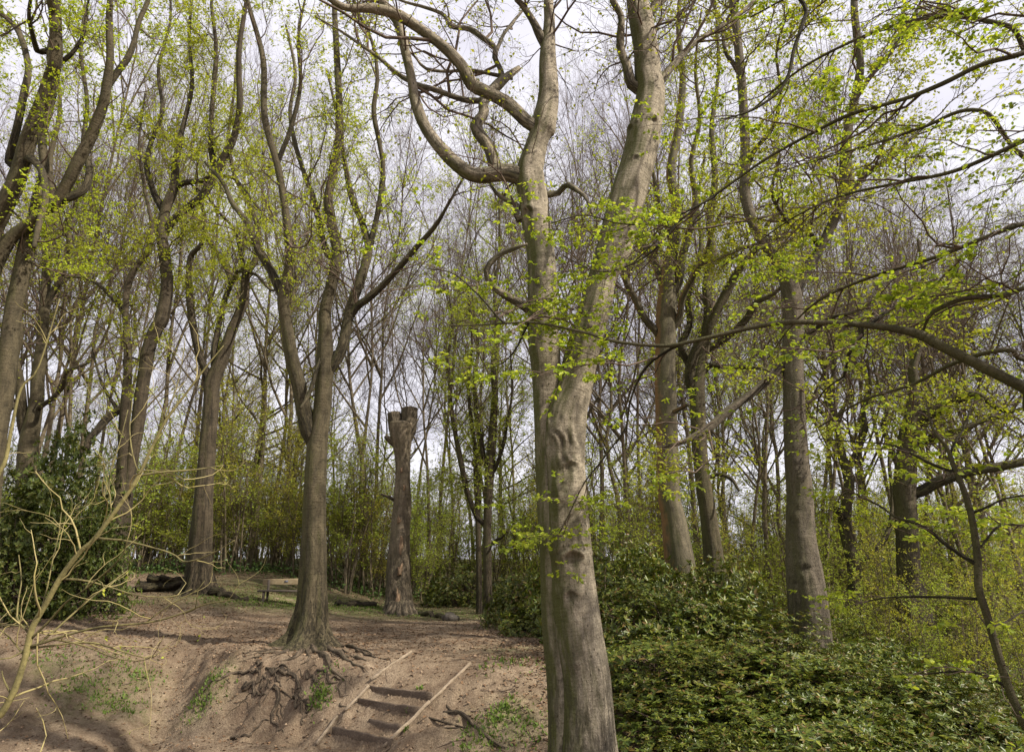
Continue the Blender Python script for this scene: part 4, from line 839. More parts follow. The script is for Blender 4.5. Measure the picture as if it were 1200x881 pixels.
for pts, dd in (([(34, 762, 6), (75, 745, 5), (115, 735, 4.5), (175, 729, 4), (215, 718, 3), (240, 708, 2.5), (270, 703, 1.5)], -.3), ([(163, 557, 5), (190, 553, 4), (230, 550, 3), (262, 545, 2)], .3), ([(110, 632, 5), (150, 634, 4), (200, 648, 4), (217, 658, 3.5), (245, 650, 3), (275, 633, 2)], -.4), ([(73, 677, 5), (100, 680, 4), (130, 688, 3), (160, 697, 2.5), (200, 699, 2), (225, 690, 1.5)], .4),
    ([(34, 760, 5), (70, 755, 4), (110, 753, 4), (150, 765, 3), (178, 770, 2), (200, 752, 1.5)], .2), ([(36, 750, 5), (60, 725, 5), (78, 705, 4), (100, 690, 3.5), (140, 655, 3), (150, 630, 2)], -.3), ([(34, 762, 5), (60, 742, 4), (90, 715, 4), (120, 690, 3), (150, 668, 2)], .4), ([(33, 758, 4), (15, 770, 3), (0, 772, 3), (-20, 778, 2)], -.2),
    ([(36, 745, 4), (20, 725, 4), (22, 700, 3), (25, 680, 2.5), (22, 650, 2)], .2), ([(45, 725, 3), (55, 690, 3), (62, 655, 2.5), (68, 630, 2), (72, 600, 1.5)], .3), ([(110, 632, 3.5), (130, 600, 3), (128, 560, 2.5), (140, 520, 2), (150, 480, 1.5)], .3), ([(190, 500, 3), (208, 450, 2.5), (214, 420, 2), (218, 390, 1.2)], .2), ([(195, 492, 3), (185, 470, 2.5), (172, 452, 2)], -.2), ([(163, 556, 3), (155, 530, 3), (152, 500, 2.5), (155, 470, 2)], .1),
    ([(40, 735, 4), (10, 732, 3), (-10, 735, 2)], .3), ([(30, 770, 4), (10, 745, 3), (-5, 735, 2)], 0.), ([(10, 815, 4), (4, 795, 3), (2, 785, 2)], 0), ([(175, 729, 3), (180, 722, 3), (205, 705, 2.5), (230, 692, 2), (240, 680, 1.5)], -.1), ([(215, 718, 2), (228, 715, 2), (232, 692, 1.5)], -.3), ([(60, 748, 4), (100, 757, 3), (140, 772, 2.5), (175, 771, 2), (192, 745, 1.5)], -.3)):
    Mt.limb([(a_, b_, c_*.6) for a_, b_, c_ in pts], DM, dd, name='shoot', S=7, step=.05)
Mt.crown(d1=2.6, l1=(.25, .9), d2=2.0, l2=(.1, .35), d3=1.2, l3=(.05, .14), leaf=.4, size=.03, flat=.2, trop=.05, rmin=.0016, d1cap=110)

# a second thin yellow shoot at the far left
sb = P(-35, 800, 5.4); sb[2] = drop(sb[0], sb[1])
S2 = Tree('sapling', 'single pale yellow shoot bending up at the left edge', 'sapling', sb, None, M_SAPL, M_TWIGY, M_LEAFB, 178)
sp_, sr_ = trace([(-35, 760, 7), (-20, 640, 6), (-5, 565, 5), (6, 540, 5), (14, 500, 4), (25, 455, 3), (45, 430, 2), (70, 350, 1.5)], 5.4)
sp_ = np.vstack([[sp_[0][0]-.05, 5.4, sb[2]-.1], sp_]); sr_ = np.concatenate([[sr_[0]*1.2], sr_])
S2.part('stem', sp_, sr_, 9, True, .3, amp=.05, step=.05); S2.crown(d1=2, l1=(.2, .7), d2=1.5, l2=(.1, .3), d3=1, l3=(.05, .1), leaf=.5, size=.03, trop=.05, rmin=.0014)

# ------------------------------------------------------------------ woodland behind: prototypes and their copies
def build_proto(name, label, cat, group, kind, seed, loc):
    g = np.random.default_rng(seed); root = thing(name, label, cat, loc, group); kids = []
    limbs = []
    if kind == 'tall':
        Ht_ = g.uniform(15, 20); fk = g.uniform(.22, .42)*Ht_; n = 9
        zs = np.linspace(-.3, Ht_, n); w = np.cumsum(g.normal(size=(n, 2))*.26, 0)
        tr = np.column_stack([w-w[0], zs]); rad = np.interp(zs/Ht_, [0, .04, .35, 1], [.19, .115, .07, .010])
        lims = []
        for k in range(9):
            t = g.uniform(fk/Ht_, .75); i = np.array([np.interp(t*Ht_, zs, tr[:, c]) for c in range(3)]); az = k*2.4+g.uniform(-.5, .5)
            d = np.array([math.cos(az), math.sin(az), g.uniform(.9, 1.8)]); d /= np.linalg.norm(d); L = (1-t)*Ht_*g.uniform(.55, .85)+1
            pp = [i]; 
            for s in range(6): pp.append(pp[-1]+d*L/6); d = d+g.normal(size=3)*.16+UP*.10; d /= np.linalg.norm(d)
            lims.append((np.array(pp), np.linspace(.06, .010, 7)*(1.25-t)))
        prm = dict(d1=2.0, l1=(1.2, 3.6), d2=3.6, l2=(.6, 1.8), d3=6.0, l3=(.25, .9))
    elif kind == 'round':
        Ht_ = g.uniform(11, 13); zs = np.linspace(-.3, Ht_, 8); w = np.cumsum(g.normal(size=(8, 2))*.1, 0); tr = np.column_stack([w-w[0], zs]); rad = np.interp(zs/Ht_, [0, .05, 1], [.28, .2, .02]); lims = []
        for k in range(13):
            t = g.uniform(.25, .85); i = np.array([np.interp(t*Ht_, zs, tr[:, c]) for c in range(3)]); az = k*2.4; d = np.array([math.cos(az), math.sin(az), g.uniform(.3, 1.0)]); d /= np.linalg.norm(d); L = 4.2*math.sin(min(1, (1.06-t)*1.7)*1.5)+.6
            pp = [i]
            for s in range(5): pp.append(pp[-1]+d*L/5); d = norm(d+g.normal(size=3)*.14+UP*.06)
            lims.append((np.array(pp), np.linspace(.07, .012, 6)))
        prm = dict(d1=2.6, l1=(.8, 2.2), d2=3.6, l2=(.5, 1.2), d3=5, l3=(.2, .6))
    else:      # multi stemmed sapling thicket plant
        Ht_ = g.uniform(4.5, 7.5); lims = []
        for k in range(int(g.integers(3, 6))):
            az = g.uniform(0, 6.28); d = np.array([math.cos(az)*.14, math.sin(az)*.14, 1]); d /= np.linalg.norm(d); hh = Ht_*g.uniform(.7, 1.1); pp = [np.array([math.cos(az)*.14, math.sin(az)*.14, -.15])]
            for s in range(7): pp.append(pp[-1]+d*hh/7); d = norm(d+g.normal(size=3)*.07+UP*.03)
            lims.append((np.array(pp), np.linspace(g.uniform(.022, .045), .007, 8)))
        tr, rad = lims.pop(0)
        prm = dict(d1=4.2, l1=(.6, 2.0), d2=5.5, l2=(.3, 1.0), d3=6, l3=(.15, .45))
    K = 12
    o = obj('trunk', None if False else mesh_np('trunk', *tubes_(resample(np.column_stack([tr, rad]), 16), 9 if kind != 'sapling' else 6), M_FAR, True), root); kids.append(o)
    for p_, r_ in lims:
        kids.append(obj('limb', mesh_np('limb', *tubes_(resample(np.column_stack([p_, r_]), 12), 6), M_FAR, True), root))
    allp = [resample(np.column_stack([p_, r_]), K) for p_, r_ in lims+[(tr[len(tr)//3:], rad[len(tr)//3:])]]
    Pt = np.stack(allp); Rd = Pt[..., 3]; Pt = Pt[..., :3]
    b1, r1 = grow(Pt, Rd, prm['d1'], prm['l1'], (30, 60), .12, 1, .2, .2, .1, 7, .006, .003, g)
    b2, r2 = grow(b1, r1, prm['d2'], prm['l2'], (30, 60), .1, 1, .10, .22, .2, 5, .004, .0026, g)
    b3, r3 = grow(b2, r2, prm['d3'], prm['l3'], (30, 60), .1, 1, .06, .22, .2, 3, .003, .0022, g)
    return root, kids, (b1, r1, b2, r2, b3, r3), g
def tubes_(pr, S):
    V, q = tubes(pr[None, :, :3], pr[None, :, 3], S); return V, [q]
def finish(root, kids, bb, g, leaf, size, mat, twig, wd=.65, leaf2=0):
    b1, r1, b2, r2, b3, r3 = bb; bag = Bag()
    for b, r, S in ((b1, r1, 4), (b2, r2, 3), (b3, r3, 3)): bag.add(*tubes(b, np.maximum(r, .0022), S))
    kids.append(obj('twigs', bag.mesh('twigs', twig, 0, True), root, 'stuff'))
    if leaf:
        lb = Bag(); lb.add(*leaves_on(b3, leaf, size, g, wd))
        if leaf2: lb.add(*leaves_on(b2, leaf2, size, g, wd))
        kids.append(obj('leaves', lb.mesh('leaves', mat, 0), root, 'stuff'))
    KIDS[root.name] = kids; return root

def at(u, d):
    x = (u-600)/F*d/ray(600, 600)[1]; return (x, d, drop(x, d)-.05)
PROTO = {}
LAB = {'bare': ('tall bare brown woodland tree with fine purplish twigs beyond the clearing', 'tall bare trees filling the wood'),
       'green': ('tall woodland tree beyond the clearing coming into thin yellow-green leaf', 'tall trees coming into leaf in the wood'),
       'gold': ('round headed tree in olive gold spring leaf standing behind the clearing', 'olive gold round headed trees'),
       'thicket': ('many stemmed hazel thicket plant with lime green young leaves at the edge of the wood', 'hazel thicket round the clearing'),
       'thicket2': ('bushy olive leaved sapling clump in the understorey of the wood', 'olive sapling clumps of the understorey')}
specs = [('bare', 'woodland_tree', 'tree', 'tall', 201, 0, 0, None, M_TWIG), ('bare', 'woodland_tree', 'tree', 'tall', 202, 0, 0, None, M_TWIG), ('green', 'woodland_tree', 'tree', 'tall', 203, 1.6, .08, M_LEAF, M_TWIG2), ('green', 'woodland_tree', 'tree', 'tall', 204, 1.0, .08, M_LEAFH, M_TWIG2), ('bare', 'woodland_tree', 'tree', 'tall', 205, 0, .07, M_LEAFO, M_TWIG),
         ('gold', 'gold_tree', 'tree', 'round', 206, 4.5, .085, M_LEAFO, M_TWIG2),
         ('thicket', 'hazel_bush', 'bush', 'sapling', 207, 3.0, .085, M_LEAFH, M_TWIG2), ('thicket', 'hazel_bush', 'bush', 'sapling', 208, 2.0, .085, M_LEAFH, M_TWIG2), ('thicket', 'hazel_bush', 'bush', 'sapling', 209, 3.6, .085, M_LEAFH, M_TWIG2), ('thicket2', 'sapling_clump', 'bush', 'sapling', 210, 3.2, .08, M_LEAFO, M_TWIG2)]
first_spot = [at(410, 31), at(120, 30), at(60, 27), at(555, 40), at(700, 27), at(300, 34), at(170, 27.5), at(290, 27.5), at(420, 27), at(760, 22)]
roots = []
for k, (lk, nm, cat, kind, seed, leaf, size, mat, twig) in enumerate(specs):
    rt, kd, bb, g = build_proto(nm, LAB[lk][0], cat, LAB[lk][1], kind, seed, first_spot[k]); roots.append(finish(rt, kd, bb, g, leaf, size, mat, twig))
gl = np.random.default_rng(99)
def scatter(idx, spots, labels=()):
    for k, (u, d, sc) in enumerate(spots):
        dup(roots[idx[k % len(idx)]], at(u, d), gl.uniform(0, 6.28), sc, label=labels[k] if k < len(labels) else None)
tall = []
for k in range(40):
    u = -120 + 1440*((k*0.618) % 1.0) + gl.uniform(-15, 15); d = 25 + 38*((k*.381+.13) % 1.0)
    if 470 < u < 620 and d < 34: d += 12
    if u < 320: d += 2
    tall.append((u, d, gl.uniform(.85, 1.3)))
scatter([0, 2, 1, 4, 3], tall)
scatter([0, 1, 4, 0, 2, 3], [(665, 24, .9), (712, 26, .95), (742, 21, .75), (885, 21, .8), (905, 24, .9), (870, 19.5, .6), (1010, 23, .8), (1100, 22, .9), (1130, 26, 1.), (1180, 20, .8), (1160, 30, 1.1), (960, 28, 1.), (500, 29, .8), (20, 26, 1.1), (95, 29, 1.1), (195, 33, 1.0), (320, 32, 1.2), (430, 33, 1.2), (560, 45, 1.5), (690, 34, 1.4)])
scatter([5], [(340, 38, 1.0), (255, 44, 1.15), (590, 48, 1.1), (640, 40, .7), (900, 42, .9), (1120, 40, .8)], ('olive gold round headed tree seen just left of the slim olive beech with bare roots', 'olive gold round headed tree behind the dark beech with the root flare', 'olive gold round headed tree behind the slender twin stemmed dark tree', 'small olive gold tree just right of the big forked beech', 'olive gold tree seen left of the wrinkled grey beech', 'olive gold tree behind the dark gnarled oak'))
hz = []
for k in range(120):
    u = -80 + 1330*((k*.7548) % 1.0); d = 25.5 + 38*((k*.5698+.3) % 1.0)
    if 505 < u < 605 and d < 33: d += 9
    if u < 320: d = max(d, 27+(d-25.5)*.7)
    if u > 640: d = 18 + (d-25.5)*1.1
    hz.append((u, d, gl.uniform(.75, 1.15)))
scatter([6, 7, 8, 9, 7], hz)
scatter([8, 6, 8, 9], [(500, 27, .6), (520, 31, .55), (540, 36, .7), (620, 33, .8), (640, 26, .55), (610, 38, .8), (480, 30, .8), (445, 26.5, .6), (390, 28.5, .7), (265, 31.5, .75), (195, 31, .8), (340, 29, .9), (700, 18, .5), (745, 19, .55), (870, 18.5, .5), (1030, 16, .5), (1090, 15, .5), (1150, 14, .5), (1000, 19, .6), (1200, 13.5, .55), (930, 20, .6), (1060, 22, .7), (1170, 19, .65), (1240, 17, .7), (980, 16.5, .5), (1010, 14.5, .42), (1060, 13.5, .4), (1110, 13, .4), (1180, 12, .42), (1140, 17, .6), (1090, 19, .7), (1030, 20, .7), (950, 17, .5), (1230, 11, .4), (900, 20, .6), (840, 19, .6), (800, 21, .7), (660, 20, .5)])

scatter([6, 8, 7, 9, 8], [(130+24*k+gl.uniform(-9, 9), (27 if 130+24*k < 315 else 26)+gl.uniform(0, 4.5), gl.uniform(.55, .95)) for k in range(16)])
scatter([7, 6, 8, 9], [(90+28*k+gl.uniform(-9, 9), 33+gl.uniform(0, 9), gl.uniform(.8, 1.2)) for k in range(16)])
scatter([8, 6, 9], [(610+19*k+gl.uniform(-9, 9), 30+gl.uniform(0, 14), gl.uniform(.9, 1.2)) for k in range(34)])
scatter([6, 8, 9], [(-120+33*k+gl.uniform(-14, 14), 55+gl.uniform(0, 25), gl.uniform(1.1, 1.5)) for k in range(44)])

for k in range(30):
    u = -60 + 1290*((k*.618+.21) % 1.0); d = 27+20*((k*.4142+.4) % 1.0)
    if 480 < u < 610: d += 8
    if u < 320: d += 2
    dup(roots[[0, 1, 4, 1, 0, 2, 4, 3][k % 8]], at(u, d), gl.uniform(0, 6.28), gl.uniform(.85, 1.15), sz=gl.uniform(1.45, 1.9))
for k in range(46):                   # low leafy growth closing the foot of the wood
    u = -60 + 710*((k*.618+.4) % 1.0); d = (27.5 if u < 320 else 26.5)+15*((k*.7548) % 1.0)
    if 505 < u < 605: d += 9
    dup(roots[[6, 8, 9, 7][k % 4]], at(u, d), gl.uniform(0, 6.28), gl.uniform(.75, 1.05), sz=gl.uniform(.28, .5))

# ------------------------------------------------------------------ dark evergreen bushes
def bush_mesh(seed, rx, ry, rz, n, leaf, wd, mat, rings=6, base=.0):
    g = np.random.default_rng(seed)
    th = g.uniform(0, 2*np.pi, n); cz = g.uniform(-.15, 1, n); sr = np.sqrt(np.clip(1-cz**2, 0, 1))
    nd = np.stack([np.cos(th)*sr, np.sin(th)*sr, cz], -1)
    lump = 1 + .40*fbm(nd*2.6+seed, 3, seed) + .07*g.normal(size=n) - .30*(g.uniform(size=n)**2.0)
    c = nd*lump[:, None]*np.array([rx, ry, rz])
    ax = norm(nd*np.array([1/rx, 1/ry, 1/rz]) + UP*.5/rz + g.normal(size=(n, 3))*.5)
    P_, D_, N_, L_ = [], [], [], []
    s = norm(np.cross(ax, np.array([.3, .2, 1.])) + 1e-5); t = np.cross(ax, s)
    ph = g.uniform(0, 6.28, n)
    for k in range(rings):
        a = ph + k*2*np.pi/rings + g.normal(size=n)*.2
        rd = np.cos(a)[:, None]*s + np.sin(a)[:, None]*t
        P_.append(c); D_.append(rd*.9 + ax*g.uniform(.0, .7, n)[:, None]); N_.append(ax + .25*g.normal(size=(n, 3))); L_.append(leaf*np.clip(1+.55*fbm(nd*3+seed+5, 2, seed+3), .55, 1.6)*g.uniform(.6, 1.2, n))
    return leaf_mesh(np.vstack(P_), np.vstack(D_), np.vstack(N_), np.concatenate(L_), wd, True, .12), c
def bush_stems(seed, c, n, mat):
    g = np.random.default_rng(seed); pick = c[g.choice(len(c), n, False)]*.93; st = g.normal(size=(n, 3))*np.array([.15, .15, 0])
    Pt = np.stack([st+(pick-st)*t*np.array([1, 1, 1]) + (np.array([0, 0, .25])*math.sin(t*3.14)) for t in np.linspace(0, 1, 6)], 1); Pt[:, 1:-1] += g.normal(size=(n, 4, 3))*.04
    return tubes(Pt, np.linspace(.018, .004, 6)[None].repeat(n, 0), 4)
rh = []
for k, sd in enumerate((401, 402, 403)):
    (V, Fq), c = bush_mesh(sd, 1.2, 1.1, 1.2, 1900, .09, .36, M_RHODO)
    root = thing('rhododendron_bush', 'glossy dark green rhododendron in the mounded mass right of the big beech', 'bush', (0, 0, 0), 'rhododendron bushes')
    sv, sq = bush_stems(sd, c, 60, M_TWIG)
    KIDS[root.name] = [obj('stems', mesh_np('stems', sv, [sq], M_TWIG, True), root, 'stuff'), obj('leaves', mesh_np('leaves', V, [Fq], M_RHODO), root, 'stuff')]
    rh.append(root)
RSPOT = [(703, 653, 14.2, 1.1), (755, 650, 14.8, 1.1), (820, 655, 14.4, 1.1), (868, 672, 13.6, 1.0), (735, 690, 12.2, 1.1), (795, 700, 12.2, 1.1), (855, 712, 11.6, 1.05), (905, 722, 10.9, 1.0), (760, 752, 10.4, 1.05), (830, 760, 10.1, 1.05), (895, 772, 9.6, 1.0), (985, 752, 11.8, .95), (1035, 752, 13.2, .9), (960, 776, 9.6, 1.0), (1030, 786, 9.6, .95), (790, 812, 8.9, .95), (862, 820, 8.6, .95), (935, 826, 8.4, .9), (1005, 832, 8.4, .9), (1080, 805, 9.6, .9), (1075, 850, 7.9, .85), (1140, 835, 8.8, .85), (1150, 872, 7.3, .8), (900, 872, 7.4, .75), (980, 876, 7.2, .75), (1200, 880, 7.5, .8), (1110, 775, 12.2, .85), (1180, 815, 10.5, .85), (830, 868, 7.7, .7), (622, 678, 17.5, 1.0), (642, 700, 15.6, .9), (615, 700, 19, .9), (1240, 850, 8.5, .9), (672, 670, 16.2, 1.), (1010, 735, 15., 1.0)]
for k, (u, v, d, sc) in enumerate(RSPOT):
    top = P(u, v+gl.uniform(-13, 14), d); x, y = top[0], top[1]; gz = drop(x, y); hh = max(.55, top[2]-gz); sc *= .92
    if k < 3: r = rh[k]; r.location = (x, y, gz); r.rotation_euler = (0, 0, k*2.); r.scale = (sc, sc, hh/1.30)
    else: r = dup(rh[k % 3], (x, y, gz), gl.uniform(0, 6.28), sc, sz=hh/1.30, label={29: 'rhododendron at the edge of the path just left of the big forked beech', 30: 'lowest rhododendron touching the left side of the big forked beech', 31: 'farthest rhododendron beside the path left of the big forked beech', 3: 'rhododendron half hidden by the right side of the big forked beech'}.get(k))
# further dark clumps by the path, the holly at the left
for u, v, d, sc, lab in ((545, 662, 25.5, 1.15, 'dark rounded evergreen bush left of the slender twin stemmed tree'), (592, 690, 24.0, .8, 'low dark evergreen bush right of the slender twin stemmed tree')):
    top = P(u, v, d); gz = drop(top[0], d); dup(rh[1], (top[0], d, gz), .5, sc, label=lab, sz=(top[2]-gz)/1.3, group='evergreen bushes by the path')
(V, Fq), c = bush_mesh(411, 1.45, 1.4, 2.6, 3400, .075, .5, M_HOLLY, 5)
hr = thing('holly_bush', 'tall dark holly in front of the forked grey tree at the left edge', 'bush', (0, 0, 0), 'holly at the left edge')
sv, sq = bush_stems(411, c, 80, M_TWIG)
KIDS[hr.name] = [obj('stems', mesh_np('stems', sv, [sq], M_TWIG, True), hr, 'stuff'), obj('leaves', mesh_np('leaves', V, [Fq], M_HOLLY), hr, 'stuff')]
for k, (u, v, d, sc, lab) in enumerate(((88, 505, 18.0, 1.1, None), (30, 560, 16.8, 1.15, 'broad dark holly at the left edge below the leaning beech'), (118, 590, 17.6, .7, 'small dark holly touching the twin stemmed dark tree'), (-20, 600, 17.2, 1.1, 'lowest dark holly cut by the left edge'))):
    top = P(u, v, d); gz = drop(top[0], d); sz = (top[2]-gz)/2.75
    if k == 0: hr.location = (top[0], d, gz); hr.scale = (sc, sc, sz)
    else: dup(hr, (top[0], d, gz), k*1.3, sc, label=lab, sz=sz)

# ------------------------------------------------------------------ steps, bench, logs, stone
def bar(name, parent, origin, a, b, w, hgt, mat, sag=0., seed=0, n=9, label=None, round_=.25):
    """a worn baulk of timber between two points"""
    g = np.random.default_rng(seed); t = np.linspace(0, 1, n); p = a+(b-a)*t[:, None]; ax = norm(b-a); s = norm(np.cross(ax, UP)); u = np.cross(s, ax)
    prof = np.array([(-.5, -.5+round_*.5), (-.5+round_*.5, -.5), (.5-round_*.5, -.5), (.5, -.5+round_*.5), (.5, .5-round_), (.5-round_, .5), (-.5+round_, .5), (-.5, .5-round_)])
    V = []
    for k in range(n):
        off = g.normal(size=2)*.06; sc = 1+g.normal()*.04
        for x, z in prof: V.append(p[k] + s*(x*w*sc+off[0]*w) + u*(z*hgt*sc+off[1]*hgt) - UP*sag*math.sin(math.pi*t[k]) + g.normal(size=3)*.0025)
    V = np.array(V); m = len(prof); I = np.arange(n*m).reshape(n, m)
    q = np.stack([I[:-1], np.roll(I[:-1], -1, 1), np.roll(I[1:], -1, 1), I[1:]], -1).reshape(-1, 4)
    return obj(name, mesh_np(name, V-origin, [q, I[:1, ::-1], I[-1:]], mat), parent, label=label)
so_ = np.array(surf(440, 830)); stp = thing('path_steps', 'worn timber edged steps cut into the bank between two thin rails', 'steps', so_)
for k, (a, b_) in enumerate(RISER[i][:2] + RISER[i][2:] and ((RISER[i][0], RISER[i][1]), (RISER[i][2], RISER[i][3])) for i in range(4)):
    A0, B0 = RIS_W[k]; A0 = A0.copy(); B0 = B0.copy(); zt = .5*(A0[2]+B0[2])
    A0[2] = B0[2] = zt - .035; n_ = norm(np.cross(B0-A0, UP)); 
    if k == 2: bar('riser', stp, so_, A0+[0, 0, .015], B0+[0, 0, .03], .04, .10, M_RISER, .01, 40, label='broken half buried riser')
    else: bar('riser', stp, so_, A0+[0, 0, .035], B0+[0, 0, .04], .032, .115, M_RISER, .004, 30+k, round_=.12)
def lay(a, b, seed):
    tt = np.linspace(0, 1, 15); up = max(0, max(drop(*(a+(b-a)*t_)[:2]) - (a+(b-a)*t_)[2] for t_ in tt))*.75
    bar('side_rail', stp, so_, a+[0, 0, up+.006], b+[0, 0, up+.006], .036, .042, M_RAIL, 0, seed, 9)
def rail(pts, seed, lift=.03):
    pp = [surf(*q) for q in pts]; pp = [p_+np.array([0, 0, lift]) for p_ in pp]
    lay(pp[0], pp[1], seed)
rail(((482, 770), (434, 803)), 51); rail(((432, 806), (404, 835)), 52); rail(((395, 842), (370, 875)), 53); 
P1, P2 = surf(551, 782)+[0, 0, .03], surf(449, 884)+[0, 0, .05]; Pm = surf(503, 829)+[0, 0, .04]; lay(P1, Pm, 54); lay(Pm+[0, 0, .002], P2, 55)

# loose roots right of the steps belong to the big beech
for k, (pts, w) in enumerate((([(520, 833), (540, 836), (556, 850), (572, 864), (592, 876)], 7), ([(503, 839), (528, 848), (552, 853)], 4), ([(514, 852), (535, 853), (548, 858)], 3), ([(522, 818), (526, 830), (540, 838)], 3))):
    pp = np.array([surf(*q) for q in pts]); rad = np.linspace(1, .45, len(pts))*w*.5*px2m(850, 10.); pp[:, 2] += rad*.2; pp[0, 2] -= rad[0]; pp[-1, 2] -= rad[-1]
    stout_obj('root', A.root, A.o, pp, rad, 9, M_ROOT, seed=330+k, amp=.18, step=.035)

bpx = P(331, 708, 23.5); DBn = surf(331, 707)[1]; bc = np.array([P(331, 700, DBn)[0], DBn, 0]); bc[2] = drop(bc[0], DBn)
bn = thing('park_bench', 'plain wooden bench half hidden behind the slim olive beech with bare roots', 'bench', bc)
def bx_(name, x0, x1, y0, y1, z0, z1, mat, seed=0, label=None):
    a = np.array([x0, (y0+y1)/2, (z0+z1)/2]); b = np.array([x1, (y0+y1)/2, (z0+z1)/2]); return bar(name, bn, np.zeros(3), a, b, y1-y0, z1-z0, mat, 0, seed, 5, label, .12)
W2 = .85
bo = bx_('backrest', -W2, W2, .22, .26, .62, .82, M_BENCH, 61)
pq = bar('plaque', bo, np.zeros(3), np.array([-.05, .215, .74]), np.array([.07, .215, .74]), .012, .06, M_METAL, 0, 66, 3, None, .1)
for j in range(3): bx_('seat_plank', -W2, W2, -.22+j*.145, -.09+j*.145, .40, .445, M_BENCHD, 62+j)
for sx in (-.62, .62):
    for yy, zt in ((-.17, .40), (.205, .80)):
        bar('leg', bn, np.zeros(3), np.array([sx, yy, -.1]), np.array([sx, yy-.001, zt]), .07, .07, M_BENCHD, 0, 67, 5, None, .12)
bn.rotation_euler = (0, 0, R_(-3)); bn.scale = (.84, .84, .84)

def log(label, a, b, r0, r1, seed, mat=M_DARK):
    c = (a+b)/2; th = thing('fallen_log', label, 'log', c)
    g = np.random.default_rng(seed); t = np.linspace(0, 1, 6)[:, None]; p = a+(b-a)*t; p[1:-1] += g.normal(size=(4, 3))*.05
    stout_obj('trunk', th, c, p, np.linspace(r0, r1, 6), 22, mat, seed=seed, amp=.30, step=.05)
    q = p[2]; d = norm(np.array([g.normal(), -.5, .5])); stout_obj('stub', th, c, np.array([q, q+d*r0*1.1, q+d*r0*1.5]), np.array([r0*.25, r0*.2, r0*.1]), 8, mat, seed=seed, amp=.12, step=.05)
def low(u, v, d, up): q = surf(u, v+3); return np.array([q[0], q[1], q[2]+up])
log('thick rotting log lying left of the dark beech', low(160, 690, 24.8, .15), low(226, 688, 24.6, .17), .19, .17, 81)
log('broken upper log resting across the thick rotting log left of the dark beech', low(172, 690, 0, .42), low(214, 689, 0, .36), .10, .07, 85)
log('darker low log lying right of the dark beech', low(246, 694, 25., .08), low(290, 701, 24.8, .06), .12, .08, 82)
log('slim mossy log near the foot of the dead trunk', low(493, 718, 22.6, .06), low(520, 722, 22.2, .05), .08, .06, 83)
log('slim log under the edge of the hazel thicket right of the bench', low(395, 706, 25, .1), low(440, 708, 25.6, .09), .11, .08, 84)
def stone(label, c, r, seed):
    g = np.random.default_rng(seed); n, m = 12, 16; th = np.linspace(0, np.pi, n)[:, None]; ph = np.arange(m)[None]*2*np.pi/m
    d = np.stack([np.sin(th)*np.cos(ph), np.sin(th)*np.sin(ph), np.cos(th)+0*ph], -1); V = (d*(1+.25*fbm(d*1.6+seed, 3, seed))[..., None]*np.array(r)).reshape(-1, 3)
    I = np.arange(n*m).reshape(n, m); q = np.stack([I[:-1], np.roll(I[:-1], -1, 1), np.roll(I[1:], -1, 1), I[1:]], -1).reshape(-1, 4)
    o = obj('boulder', mesh_np('boulder', V, [q], M_STONE, True)); o.location = c; o['label'] = label; o['category'] = 'boulder'
s_ = surf(528, 727); stone('dark rounded boulder at the mouth of the path near the dead trunk', (s_[0], s_[1], s_[2]+.07), (.22, .17, .17), 91)

# ------------------------------------------------------------------ litter, grass and low undergrowth (past counting)
g = np.random.default_rng(500)
def flat_leaves(name, xy, size, mat, zoff=.006, wd=.6, tilt=.25, kind='stuff', lift=0):
    z = np.array([drop(a, b) for a, b in xy]); p = np.column_stack([xy, z+zoff+(g.uniform(0, 1, len(xy))*lift)]); a = g.uniform(0, 6.28, len(xy))
    d = np.column_stack([np.cos(a), np.sin(a), g.normal(size=len(xy))*tilt]); nr = UP+g.normal(size=(len(xy), 3))*tilt
    V, Fq = leaf_mesh(p, d, nr, size*g.uniform(.6, 1.3, len(xy)), wd, False, .3)
    obj(name, mesh_np(name, V, [Fq], mat), kind=kind)
xy = np.vstack([np.column_stack([g.uniform(-10, 3, 9000), g.uniform(9, 24, 9000)]), np.column_stack([g.normal(-4., 2.2, 3500), g.normal(14.5, 1.6, 3500)]), np.column_stack([g.normal(.9, .7, 5000), g.uniform(9, 17, 5000)]), np.column_stack([g.uniform(-12, -7, 4500), g.uniform(13, 24, 4500)]), np.column_stack([g.uniform(-16, 4, 6000), g.uniform(23.5, 30, 6000)])])
flat_leaves('fallen_leaves', xy, .055, M_LITTER)
blades = []
for u, v, r, n in ((120, 812, .55, 260), (165, 792, .35, 160), (95, 800, .4, 160), (145, 826, .3, 120), (250, 803, .25, 170), (235, 815, .18, 140), (378, 818, .14, 160), (372, 812, .12, 90), (590, 850, .35, 160), (560, 860, .3, 110), (592, 832, .12, 120), (580, 842, .1, 60), (60, 772, .4, 130), (140, 772, .35, 120), (600, 775, .5, 140), (480, 832, .04, 20), (492, 806, .04, 20), (475, 855, .04, 20), (240, 690, .5, 260), (150, 706, .6, 200), (385, 790, .2, 50), (555, 875, .25, 90), (620, 860, .3, 130), (440, 712, 1.2, 500), (410, 712, 1.2, 500), (500, 720, .8, 260), (290, 704, 1.0, 400), (345, 710, .9, 350), (270, 700, .8, 300), (575, 722, .5, 200)):
    c = surf(u, v); blades.append(np.column_stack([c[0]+g.normal(size=n)*r*.6, c[1]+g.normal(size=n)*r*.6]))
xy = np.vstack(blades); z = np.array([drop(a, b) for a, b in xy]); p = np.column_stack([xy, z-.005]); d = g.normal(size=(len(xy), 3))*.5; d[:, 2] = np.abs(d[:, 2])+.45
